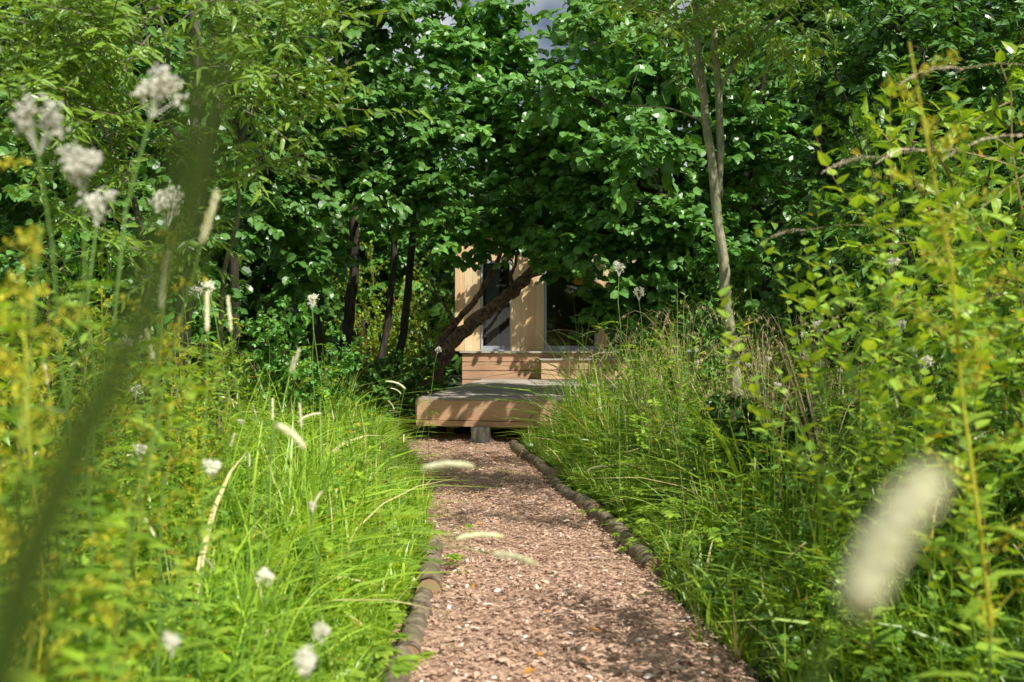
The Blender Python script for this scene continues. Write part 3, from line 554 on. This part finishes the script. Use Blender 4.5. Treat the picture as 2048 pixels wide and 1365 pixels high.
# ------------------------------------------------------------------ thicket: shrubs
def G(x,y): return (x,y,float(gz(np.array(x),np.array(y)))-.01)
bl=[('willowbush',-2.6,6.6,.68,'pale green willow bush low on the left, under the forked willow'),
    ('roundbush',-3.4,8.0,.95,'rounded dark bush behind the tall flowers on the left bank'),
    ('willowbush',-3.6,6.0,.85,'dense pale willow bush at the far left edge'),
    ('shootbush',-2.0,4.6,.5,'low bright-leaved bush among the yellow spikes on the left bank'),
    ('shootbush',-1.9,5.5,.5,'small bright bush hiding the foot of the forked willow'),
    ('roundbush',-2.3,10.2,.72,'small glossy-leaved bush left of the path before the deck'),
    ('lowbush',-1.85,13.6,1.05,'low dark bush at the left corner of the wooden deck'),
    ('lowbush',-1.75,15.3,1.0,'low bush at the foot of the leaning tree'),
    ('lowbush',-2.9,12.6,1.1,'low bush among the dark alder trunks'),
    ('willowbush_d',2.9,6.6,.95,'dense willow bush right of the slender tree'),
    ('shootbush',2.75,4.9,1.05,'tall bright willow bush near the right edge'),
    ('shootbush',2.5,3.9,.82,'bushy bright willow bush at the right edge, nearer than the tall one'),
    ('willowbush_d',1.95,3.3,.38,'leafy shaded willow bush nearest the camera at the right edge'),
    ('willowbush_d',2.0,4.1,.42,'dark leafy bush in the lower right corner'),
    ('willowbush_d',1.75,2.7,.26,'small dark bush at the bottom right corner'),
    ('willowbush_d',3.7,8.4,1.0,'dark willow bush deep in the right thicket'),
    ('roundbush',2.2,9.6,.75,'glossy-leaved bush behind the slender tree'),
    ('lowbush',1.7,6.3,.8,'low rounded bush at the foot of the slender tree'),
    ('roundbush',1.85,11.6,.68,'leafy bush at the right side of the wooden deck'),
    ('shootbush',1.75,10.2,.5,'bright bush covering the right end of the lower deck'),
    ('willowbush_d',2.6,11.0,.7,'shaded bush right of the deck, behind dry grass'),
    ('shootbush',-2.3,25.0,1.1,'sunlit bright green bush left of the cabin, between the dark trunks'),
    ('shootbush',-3.6,27.0,1.5,'larger sunlit bush farther back left of the cabin')]
for k,x,y,s,lab in bl: place(k,G(x,y) if y<20 else (x,y,.1),None,s,lab)

def fill(keys,n,side,d0,d1,y0,y1,s0,s1,label,group,tiltx=.12):
    c=0
    while c<n:
        y=random.uniform(y0,y1); d=random.uniform(d0,d1); x=float(pc(y)+side*(pw(y)+d))
        if deck_in(x,y) or abs(x)<.16*y+0.0 and y<2.2: continue
        place(random.choice(keys),G(x,y),None,random.uniform(s0,s1),label,group,(random.gauss(0,tiltx),random.gauss(0,tiltx))); c+=1
fill(['nettle0','nettle1'],48,-1,.3,2.2,2.8,9.5,.4,.85,'nettle with paired toothed leaves in the left bank thicket','nettles on the left bank',.16)
fill(['nettle0','nettle1'],60,1,.3,2.0,3.2,11.5,.4,.95,'nettle with paired toothed leaves in the right bank thicket','nettles on the right bank',.16)
fill(['wherb0','wherb1','wherb2'],36,-1,.8,3.2,2.8,8,.6,1.0,'tall narrow-leaved willowherb in the left bank thicket','willowherbs on the left bank')
fill(['wherb0','wherb1','wherb2'],30,1,.6,3.0,2.8,8.5,.6,1.05,'tall narrow-leaved willowherb in the right bank thicket','willowherbs on the right bank')
fill(['wherb0','wherb1','wherb2','shoot1'],34,1,.7,2.3,7.5,11.8,.6,.98,'leafy herb crowding the right end of the lower deck','leafy herbs beside the lower deck')
fill(['shoot0','shoot1'],18,1,1.2,2.6,3.2,6,.9,1.2,'upright bright willow shoot near the right edge','willow shoots on the right bank',.18)
fill(['yel0','yel1'],12,-1,.7,2.0,2.2,5,.6,.95,'yellow-green seed spike among grass on the left bank','yellow seed spikes on the left bank')
fill(['yel0','yel1'],2,1,1.6,2.4,3,5,.9,1.1,'yellow-green seed spike among shoots on the right bank','yellow seed spikes on the right bank')
fill(['meadow0','meadow1','meadow2'],18,-1,.5,2.8,2.6,9,.5,1.0,'meadowsweet with a small cream flower head deep in the left bank','meadowsweets on the left bank')
fill(['meadow0','meadow1','meadow2'],14,1,.7,2.6,4.5,10,.6,1.0,'meadowsweet with a small cream flower head deep in the right bank','meadowsweets on the right bank')
fill(['tim0','tim1','tim2'],34,-1,.15,1.6,2.6,8,.5,1.05,'pale timothy grass stalk standing in the left bank grass','timothy stalks on the left bank',.25)
fill(['tim0','tim1','tim2'],16,1,.15,1.6,3.2,9,.5,.95,'pale timothy grass stalk standing in the right bank grass','timothy stalks on the right bank',.25)
fill(['plume0','plume1','plume2'],40,1,.3,2.4,4.0,10.5,.45,1.0,'pale arching plume grass in the right bank thicket','plume grasses on the right bank',.2)
fill(['plume0','plume1'],10,-1,.4,2.0,5,10,.45,.85,'pale arching plume grass in the left bank thicket','plume grasses on the left bank',.2)
fill(['butter0'],30,-1,.1,1.0,2.2,6,.7,1.3,'low bright buttercup leaf clump on the left path edge','buttercup clumps on the left bank')
fill(['butter0'],28,1,.12,.7,3.0,8,.7,1.3,'low bright buttercup leaf clump on the right path edge','buttercup clumps on the right bank')
fill(['dry0','dry1'],12,1,.8,2.1,5.4,10,.55,1.05,'hanging bundle of dry straw-coloured grass behind the slender tree','dry grass clumps on the right bank',.1)
place('fern0',G(-1.85,11.2),.3,.95,'bright fern beside the path end left of the deck')
place('fern0',G(-2.3,12.0),1.9,.8,'smaller fern in shade at the left of the deck')
place('nettle1',G(1.45,6.2),.4,.75,'leafy nettle in front of the slender tree foot, left one')
place('wherb0',G(1.62,6.0),1.4,.55,'short willowherb in front of the slender tree foot')
place('nettle0',G(1.8,6.5),2.4,.7,'leafy nettle right of the slender tree foot')

def topat(key,px,py,Y,label,rz=None,group=None,tilt=(0,0)):
    p=at(px,py,Y); h=PROTO[key][3]; x,y,z=G(p[0],Y); place(key,(x,y,z),rz,(p[2]-z)/h,label,group,tilt)
sp=[('meadow0',30,165,1.4,'meadowsweet with blurred cream flower at the top left corner'),('meadow1',140,155,1.6,'meadowsweet with the large cream flower right of the corner one'),
    ('meadow2',190,285,1.7,'meadowsweet with flower just below the two topmost cream heads'),('meadow0',110,355,1.7,'meadowsweet near the left edge with a drooping cream head'),
    ('meadow1',175,395,1.8,'meadowsweet with a loose cream head among yellow spikes'),('meadow2',312,430,2.2,'meadowsweet with a greenish cream head before the willow trunk'),
    ('meadow0',395,935,2.4,'short meadowsweet in the grass, middle of the left bank'),('meadow1',590,1145,2.1,'short white-flowered meadowsweet low on the left bank'),
    ('meadow2',380,1305,1.6,'meadowsweet with white head at the bottom left'),('meadow0',585,1320,1.65,'white flower head at the bottom, left of a close pair'),('meadow1',690,1310,1.65,'white flower head at the bottom nearest the left logs'),
    ('meadow2',635,1285,1.8,'white flower head between the two bottom ones left of the logs'),
    ('meadow2',640,1020,3.2,'small cream flower in the bright grass left of the path'),
    ('meadow1',470,575,4.4,'meadowsweet before the dark alder trunks'),('meadow0',650,600,6.5,'meadowsweet standing out against the dark trunks left of centre'),
    ('meadow2',1240,535,6.5,'meadowsweet with flat cream head right of the cabin windows'),('meadow0',1730,530,4.2,'meadowsweet with cream head among right bank shoots'),('meadow1',1800,725,3.8,'meadowsweet low among right bank willow shoots'),
    ('meadow2',1300,590,7,'meadowsweet beside the alder leaves right of the cabin'),('meadow1',855,700,9,'meadowsweet leaning over the left side of the deck'),
    ('yel0',20,430,1.15,'blurred yellow-green spike at the left edge, upper one'),('yel1',60,640,1.2,'blurred yellow-green spike at the left edge, lower one'),('yel0',150,1080,1.3,'yellow-green seed spray at the bottom left corner'),('yel1',230,440,1.9,'yellow seed spike beside the cream flowers'),('yel1',45,250,1.6,'tall yellow spike behind the corner flower'),('yel0',110,540,1.5,'blurred yellow spike between the left edge and the willow trunk'),
    ('yel0',1990,60,1.9,'golden seed spike at the top right corner'),
    ('shoot0',1745,130,3.2,'tall willow shoot with bright leaves at the upper right'),('shoot1',1880,330,2.9,'willow shoot with pale leaves right of the tallest one'),('shoot0',1990,430,2.6,'willow shoot with bright leaves at the right edge'),('shoot1',1660,400,3.6,'willow shoot just right of the slender tree'),
    ('shoot1',1960,150,2.6,'willow shoot reaching the top right corner'),
    ('wherb1',40,780,1.5,'bright narrow-leaved herb at the left edge below the yellow spikes'),('wherb1',260,620,2.2,'bright narrow-leaved herb behind the blurred leaf'),('wherb0',120,560,2.0,'tall herb at the left edge behind the flowers'),
    ('tim0',395,570,2.4,'upright pale timothy head left of the dark trunks'),('tim2',415,655,2.5,'pale timothy head just under the upright one'),('tim0',530,590,3,'brownish timothy head before the dark trunks'),('tim2',460,690,2.8,'small timothy head in a close group on the left bank'),
    ('tim2',150,370,1.6,'tall blurred grass head beside the cream flowers'),('tim0',190,480,1.7,'blurred pinkish grass head on the left')]
for k,px,py,Y,lab in sp: topat(k,px,py,Y,lab)
for k,px,py,Y,lab,rz in [('plume2',1690,300,3.0,'arching pink-brown plume pointing left near the upper right',math.pi),('plume0',1850,120,2.9,'highest arching brown plume near the top right corner',math.pi+.2),
    ('plume1',1950,250,2.8,'brown plume drooping near the right edge',math.pi-.3),('plume2',1560,445,3.6,'long arching plume crossing the slender trunk side',math.pi),('plume1',1790,265,3.2,'short tan plume between two arching plumes',math.pi+.4),
    ('plume1',1190,660,5.0,'tan plume leaning over the right side of the deck',math.pi),('plume0',1185,880,4.0,'tan plume bending over the path below the deck',math.pi),('plume2',1200,780,5.5,'long thin plume arching before the deck corner',math.pi+.1)]:
    p=at(px,py,Y); h=PROTO[k][3]; s=(p[2]-.08)/h; ar={'plume0':.75,'plume1':.45,'plume2':.95}[k]*s+.1*s
    place(k,G(p[0]-math.cos(rz)*ar,Y-math.sin(rz)*ar),rz,s,lab)

def single_timothy(pts,r,head,hr,label):
    base=np.array(pts[0]); o=empty('timothy_grass',base,label,'grass stalk'); P=np.array(pts,float); n=len(P); tt=np.linspace(0,n-1,n*5)
    Q=np.stack([np.interp(tt,np.arange(n),P[:,c]) for c in range(3)],-1)
    for _ in range(6): Q[1:-1]=(Q[:-2]+Q[1:-1]*2+Q[2:])/4
    a=MB(); tube(a,Q,np.linspace(r*1.3,r,len(Q)),5); link('stem',a.mesh('stem',M_STEM,base),o)
    hd=np.array(head,float); t=np.linspace(0,1,22)[:,None]; R=hr*np.minimum(1,np.minimum(t[:,0]*7+.3,(1-t[:,0])*6+.2)); Hh=hd[0]*(1-t)+hd[1]*t; Hh[:,2]+=.006*np.sin(t[:,0]*3.1)
    b=MB(); tube(b,Hh,R,10,jit=.1); m=420; i=rng.integers(0,22,m); oo=rdir(m); scatter(b,T_TINY,Hh[i]+oo*R[i][:,None]*.85,oo+nrm(hd[1]-hd[0]),rdir(m),min(hr,.0045)*1.0); link('seed_head',b.mesh('seed_head',M_HEAD,base),o)
a0=at(1705,1215,.34); a1=at(1870,955,.34)
single_timothy([(-.14,.5,0),(-.1,.49,.4),(0,.46,.8),(.08,.4,1.0),tuple(a0)],.0010,[a0,a1],.0062,'large blurred pale grass head close at the lower right')
for px,py,px2,py2,Y,hr,lab in [(945,933,845,937,1.9,.0055,'pale grass head lying level over the path below the deck'),(985,1108,1070,1128,1.9,.0045,'pale grass head crossing the middle of the path'),(1005,1073,915,1076,2.3,.0045,'smaller grass head just above the one crossing the path'),(555,850,608,895,1.9,.0055,'drooping pale grass head left of the path')]:
    a=at(px,py,Y); b=at(px2,py2,Y)
    if px2<px: pts=[(-.55,Y+.15,.1),(-.5,Y+.1,.5),(-.36,Y+.05,a[2]+.02),(b[0]-.08,Y+.02,b[2]+.015),tuple(b)]; hd=[b,a]
    else: pts=[(-.6,Y+.1,.1),(-.55,Y+.08,.5),(-.45,Y+.04,a[2]),(a[0]-.08,Y,a[2]+.02),tuple(a)]; hd=[a,b]
    single_timothy(pts,.0009,hd,hr,lab)
o_base=np.array([-.30,.28,0.0]); mb=MB(); yb=.19
P=np.array([o_base,(-.22,.26,.5),(-.15,.2,.95),at(50,1150,yb),at(150,900,yb),at(265,680,yb),at(350,480,yb),at(395,330,yb),at(430,40,yb)]); n=len(P); tt=np.linspace(0,n-1,40)
Q=np.stack([np.interp(tt,np.arange(n),P[:,c]) for c in range(3)],-1); wv=np.interp(tt,[0,2,3,5,7,8],[.006,.0115,.0115,.0095,.0075,.004])
T=nrm(np.gradient(Q,axis=0)); S=nrm(np.cross(T,(0,1,0))); V=np.stack([Q-S*wv[:,None]/2,Q+np.array([0,.002,0]),Q+S*wv[:,None]/2],1); i=np.arange(39)*3
mb.add(V,quads=np.concatenate([np.stack([i,i+1,i+4,i+3],-1),np.stack([i+1,i+2,i+5,i+4],-1)]))
tag(link('reed_leaf',mb.mesh('reed_leaf',M_DARKBLADE,o_base)),'long dark blurred leaf leaning across the left foreground','leaf blade').location=o_base

# ------------------------------------------------------------------ logs along the path
def log(y0,y1,side,r,label,group=None,off=.05):
    m=15; c=np.linspace(y0,y1,m); X=pc(c)+side*(pw(c)+off)+np.cumsum(rng.normal(0,.006,m)); P=np.stack([X,c,r*.6+np.cumsum(rng.normal(0,.003,m))],-1); base=P[0]*np.array([1,1,0])
    o=empty('edging_log',base,label,'log',group); a=MB(); R=r*np.linspace(1.1,.85,m)*(1+rng.normal(0,.05,m)); tube(a,P,R,12,cap=False,jit=.05)
    link('bark',a.mesh('bark',M_LOG,base,True),o)
    for k,e in ((0,-1),(m-1,1)):
        d=nrm(P[1]-P[0])*e; ang=np.arange(12)/12*6.283; s=nrm(np.cross(d,(0,0,1))); u=np.cross(s,d); V=P[k]-d*.003+R[k]*.93*(np.cos(ang)[:,None]*s+np.sin(ang)[:,None]*u)
        V=np.concatenate([V,(P[k]-d*.001)[None]]); b=MB(); b.add(V,tris=[(j,(j+1)%12,12) for j in range(12)]); link('cut_end',b.mesh('cut_end',M_CUT,base),o)
log(10.9,12.3,1,.065,'farthest edging log on the right, ending beside the deck stump',off=.02)
log(9.0,10.88,1,.058,'second edging log from the deck on the right side of the path')
log(7.2,8.98,1,.058,'third edging log from the deck on the right, half under grass')
log(5.3,7.15,1,.055,'fourth edging log from the deck on the right, sinking into the grass')
log(2.3,3.75,-1,.055,'nearest edging log on the left path edge at the bottom',off=.01)
log(3.8,4.75,-1,.05,'second edging log on the left, short and mossy',off=.01)
log(4.82,5.9,-1,.06,'third edging log on the left with a peeling dark bark',off=.01)
log(10.6,12.3,-1,.065,'far edging log on the left, below the deck corner')

fl=MB(); scatter(fl,T_OVATE,np.zeros((1,3)),np.array([[0,1.,0]]),np.array([[0,0,1.]]),.045,W=np.array([1.2])); flm=fl.mesh('fallen_leaf',M_FALLEN)
for k in range(34):
    y=random.uniform(3.3,11); x=float(pc(y)+random.uniform(-.95,.95)*pw(y)); o=link('fallen_leaf',flm); o.location=(x,y,.058); o.rotation_euler=(random.gauss(0,.25),random.gauss(0,.25),random.random()*6.28); s=random.uniform(.6,1.4); o.scale=(s,s,s)
    tag(o,'orange brown dead leaf lying on the bark chip path','dead leaf','dead leaves on the path')

# ------------------------------------------------------------------ decks
zt=.585
FL=np.array([-1.22,12.9]); FR=np.array([2.3,11.95]); BL=np.array([-.62,20.7]); BR=np.array([3.2,20.7])
dk=empty('lower_deck',(-1.22,12.9,0),'low timber deck with grey boards at the end of the bark path','deck'); ob=np.array([-1.22,12.9,0])
mb=MB(); nb=54
for k in range(nb):
    u0=k/nb; u1=(k+.9)/nb; l0=FL+(BL-FL)*u0; l1=FL+(BL-FL)*u1; r0=FR+(BR-FR)*u0; r1=FR+(BR-FR)*u1; r=random.random(); dz=random.uniform(-.003,.003)
    V=[(*p,z) for z in (zt-.03+dz,zt+dz) for p in (l0,r0,r1,l1)]
    mb.add(V,quads=[(0,3,2,1),(4,5,6,7),(0,1,5,4),(1,2,6,5),(2,3,7,6),(3,0,4,7)],A=[(r,.5,.5)]*8)
link('deck_boards',mb.mesh('deck_boards',M_DECK,ob),dk)
def plank(mb,p,q,z0,z1,th,r=None):
    p=np.array(p);q=np.array(q); d=(q-p)/np.linalg.norm(q-p); nn=np.array([d[1],-d[0]])*th; r=random.random() if r is None else r
    V=[(*a,z) for z in (z0,z1) for a in (p,q,q+nn,p+nn)]
    mb.add(V,quads=[(0,1,2,3),(4,7,6,5),(0,4,5,1),(1,5,6,2),(2,6,7,3),(3,7,4,0)],A=[(r,.5,.5)]*8)
mb=MB(); plank(mb,FL,FR,.30,zt-.034,.03,.5); plank(mb,BL,FL,.30,zt-.034,.03,.5); link('fascia',mb.mesh('fascia',M_LARCH_H,ob),dk)
mb=MB(); plank(mb,FL+(0,-.034),FR+(0,-.034),.225,.292,.05,.2); link('lower_rail',mb.mesh('lower_rail',M_LARCH_H,ob),dk)
mb=MB(); 
for k in range(1,9): u=k/9; p=FL+(BL-FL)*u+np.array([.04,0]); q=FR+(BR-FR)*u; plank(mb,p,q,.35,zt-.034,.05)
link('joists',mb.mesh('joists',M_LARCH_H,ob),dk)
for x,y in ((-.9,14.5),(-.7,17.5),(1.6,12.6),(.4,14.5),(2.2,15),(.4,17.5),(2.6,18)):
    mb=MB(); box(mb,x-.05,x+.05,y-.05,y+.05,0,.34); link('post',mb.mesh('post',M_LARCH_H,ob),dk)
p=at(962,700,12.62); x0=p[0]; base=np.array([x0,12.62,0]); so=empty('tree_stump',base,'grey weathered tree stump under the front edge of the deck','stump')
mb=MB(); z=np.array([-.02,.02,.06,.12,.18,.222]); tube(mb,np.stack([np.full(6,x0),np.full(6,12.62),z],-1),np.array([.16,.145,.135,.13,.125,.12]),18,jit=.07); link('bark',mb.mesh('bark',M_STUMP,base,True),so)
for k in range(5):
    a=k*1.3+3.6; e=np.array([math.cos(a),math.sin(a),0]); mb=MB(); tube(mb,[base+(0,0,.08)+e*.08,base+e*.16+(0,0,.035),base+e*.25+(0,0,0.005)],[.04,.028,.012],7,jit=.05); link('root',mb.mesh('root',M_STUMP,base,True),so)
ub=np.array([-1.05,21,0]); ud=empty('upper_deck',ub,'raised timber deck with plank fascia in front of the cabin','deck')
mb=MB()
for k in range(17): box(mb,-1.1,3.6,20.94+k*.15,20.94+k*.15+.143,1.135,1.165)
link('deck_boards',mb.mesh('deck_boards',M_DECK,ub),ud)
mb=MB()
for k in range(5): box(mb,-1.05,3.55,21.0,21.03,1.12-(k+1)*.185+.016,1.12-k*.185)
link('fascia',mb.mesh('fascia',M_LARCH_H,ub),ud)
mb=MB()
for k in range(5): box(mb,-1.05,-1.02,21.04,23.4,1.12-(k+1)*.185+.016,1.12-k*.185)
link('side_fascia',mb.mesh('side_fascia',M_LARCH_H,ub),ud)
sb=np.array([.58,20.3,zt]); stp=empty('timber_step',sb,'broad timber step between lower and upper deck','step')
mb=MB()
for k in range(4): box(mb,.56,3.0,20.28+k*.17,20.28+k*.17+.163,.985,1.015)
link('tread',mb.mesh('tread',M_DECK,sb),stp)
mb=MB(); box(mb,.6,2.96,20.32,20.35,.60,.78); box(mb,.6,2.96,20.32,20.35,.796,.98); box(mb,.6,.63,20.352,20.95,.60,.98); link('riser',mb.mesh('riser',M_LARCH_H,sb),stp)

# ------------------------------------------------------------------ cabin
cb=np.array([-1.3,23.5,1.17]); cab=empty('timber_cabin',cb,'small larch-clad cabin with full-height windows behind the trees','cabin')
z0,z1,zw=1.17,4.1,3.3; xe=3.3
def boards(mb,x0,x1,z0,z1,y):
    n=max(1,int(round((x1-x0)/.19))); w=(x1-x0)/n
    for k in range(n): box(mb,x0+k*w,x0+(k+1)*w-.004,y+random.uniform(-.002,.002),y+.03,z0,z1)
mb=MB()
boards(mb,-1.3,-.74,z0,zw,23.5); boards(mb,.0,.76,z0,zw,23.5); boards(mb,2.0,xe,z0,zw,23.5); boards(mb,-1.3,xe,zw+.004,z1,23.5)
for k in range(29): box(mb,-1.3,-1.27,23.54+k*.145,23.54+k*.145+.139,z0,z1)
for k in range(29): box(mb,xe-.03,xe,23.54+k*.145,23.54+k*.145+.139,z0,z1)
box(mb,-1.26,xe-.04,27.6,27.65,z0,z1)
link('wall',mb.mesh('wall',M_LARCH,cb),cab)
mb=MB(); box(mb,-1.34,-1.22,23.46,23.494,z0,z1,.1); box(mb,-.03,.02,23.465,23.495,z0,zw,.9); link('corner_trim',mb.mesh('corner_trim',M_LARCH,cb),cab)
mb=MB(); box(mb,-1.6,xe+.3,23.3,28.0,4.12,4.2); box(mb,-1.62,xe+.32,23.27,23.295,4.0,4.24,.3); link('roof',mb.mesh('roof',M_ROOF,cb),cab)
mb=MB(); box(mb,-1.26,xe-.04,23.6,27.59,1.14,1.168); box(mb,-1.25,xe-.05,27.5,27.58,1.18,4.0); box(mb,-1.25,-1.2,23.6,27.4,1.18,4.0); box(mb,xe-.1,xe-.05,23.6,27.4,1.18,4.0); box(mb,-1.2,xe-.1,23.6,27.4,4.02,4.08); link('interior_lining',mb.mesh('interior_lining',M_INT,cb),cab)
def window(x0,x1,mull=None):
    mb=MB(); f=.05; y0,y1=23.47,23.56
    box(mb,x0,x0+f,y0,y1,1.19,zw-.006); box(mb,x1-f,x1,y0,y1,1.19,zw-.006); box(mb,x0+f,x1-f,y0,y1,zw-.006-f,zw-.006); box(mb,x0+f,x1-f,y0-.002,y1,1.19,1.19+f*2)
    w=link('window',mb.mesh('window',M_FRAME,cb),cab)
    mb=MB(); a,b,c,d=x0+f,x1-f,1.19+f*2,zw-.006-f; mb.add([(a,23.52,c),(b,23.52,c),(b,23.52,d),(a,23.52,d)],quads=[(0,1,2,3)]); link('pane',mb.mesh('pane',M_GLASS,cb),w)
    mb=MB(); box(mb,x0-.02,x1+.02,23.42,23.468,1.17,1.188+.02); link('sill',mb.mesh('sill',M_FRAME,cb),w)
window(-.735,-.005); window(.765,1.995)
def curtain(x0,x1,label):
    mb=MB(); n=40; x=np.linspace(x0,x1,n); y=23.68+.03*np.sin(np.arange(n)*1.3); V=np.concatenate([np.stack([x,y,np.full(n,1.2)],-1),np.stack([x,y,np.full(n,3.25)],-1)]); i=np.arange(n-1)
    mb.add(V,quads=np.stack([i,i+1,i+1+n,i+n],-1)); o=link('curtain',mb.mesh('curtain',M_CURT,cb)); o.location=cb; tag(o,label,'curtain')
curtain(-.62,-.30,'pale curtain gathered inside the left cabin window')
bo=np.array([1.3,24.6,1.17]); bd=empty('bed',bo,'low bed with brown blanket seen through the right cabin window','bed')
mb=MB(); box(mb,.7,2.6,23.8,25.5,1.17,1.45); link('bed_frame',mb.mesh('bed_frame',M_LARCH_H,bo),bd)
mb=MB(); box(mb,.74,2.56,23.84,25.46,1.452,1.68); link('blanket',mb.mesh('blanket',M_BED,bo),bd)
mb=MB(); tube(mb,[(.9,24.0,1.76),(.95,24.3,1.78),(.9,24.7,1.76)],[.08,.13,.08],10); link('pillow',mb.mesh('pillow',M_CURT,bo,True),bd)

# ------------------------------------------------------------------ light, sky, camera
sv=Vector((.40,-.52,.755)).normalized()
sun=bpy.data.lights.new('sun','SUN'); sun.energy=5.0; sun.angle=math.radians(.5); sun.color=(1,.965,.89)
so=bpy.data.objects.new('sun',sun); COL.objects.link(so); so.rotation_euler=sv.to_track_quat('Z','Y').to_euler()
w=bpy.data.worlds.new('World'); scene.world=w; w.use_nodes=True; nt=w.node_tree
for n in list(nt.nodes): nt.nodes.remove(n)
out=nt.nodes.new('ShaderNodeOutputWorld'); bg=nt.nodes.new('ShaderNodeBackground'); bg.inputs[1].default_value=.06
sk=nt.nodes.new('ShaderNodeTexSky'); sk.sky_type='NISHITA'; sk.sun_disc=False; sk.sun_elevation=math.asin(sv.z); sk.sun_rotation=math.atan2(sv.x,sv.y)
tc=nt.nodes.new('ShaderNodeTexCoord'); nz=nt.nodes.new('ShaderNodeTexNoise'); nz.inputs['Scale'].default_value=5; nz.inputs['Detail'].default_value=8; nt.links.new(tc.outputs['Generated'],nz.inputs[0])
f=mathn(nt,'MULTIPLY',mathn(nt,'SUBTRACT',nz.outputs[0],.44),5.0,True)
c=mixc(nt,f,sk.outputs[0],(14,14.4,14.9)); nt.links.new(c,bg.inputs[0]); nt.links.new(bg.outputs[0],out.inputs[0])
cam=bpy.data.cameras.new('camera'); cam.lens=35; cam.sensor_width=36; cam.clip_end=2000; cam.clip_start=.05
cam.dof.use_dof=True; cam.dof.focus_distance=9.5; cam.dof.aperture_fstop=3.0
co=bpy.data.objects.new('camera',cam); COL.objects.link(co); co.location=(0,0,H); co.rotation_euler=(math.radians(90.5),0,0); scene.camera=co
scene.view_settings.view_transform='Standard'; scene.view_settings.look='None'; scene.view_settings.exposure=0
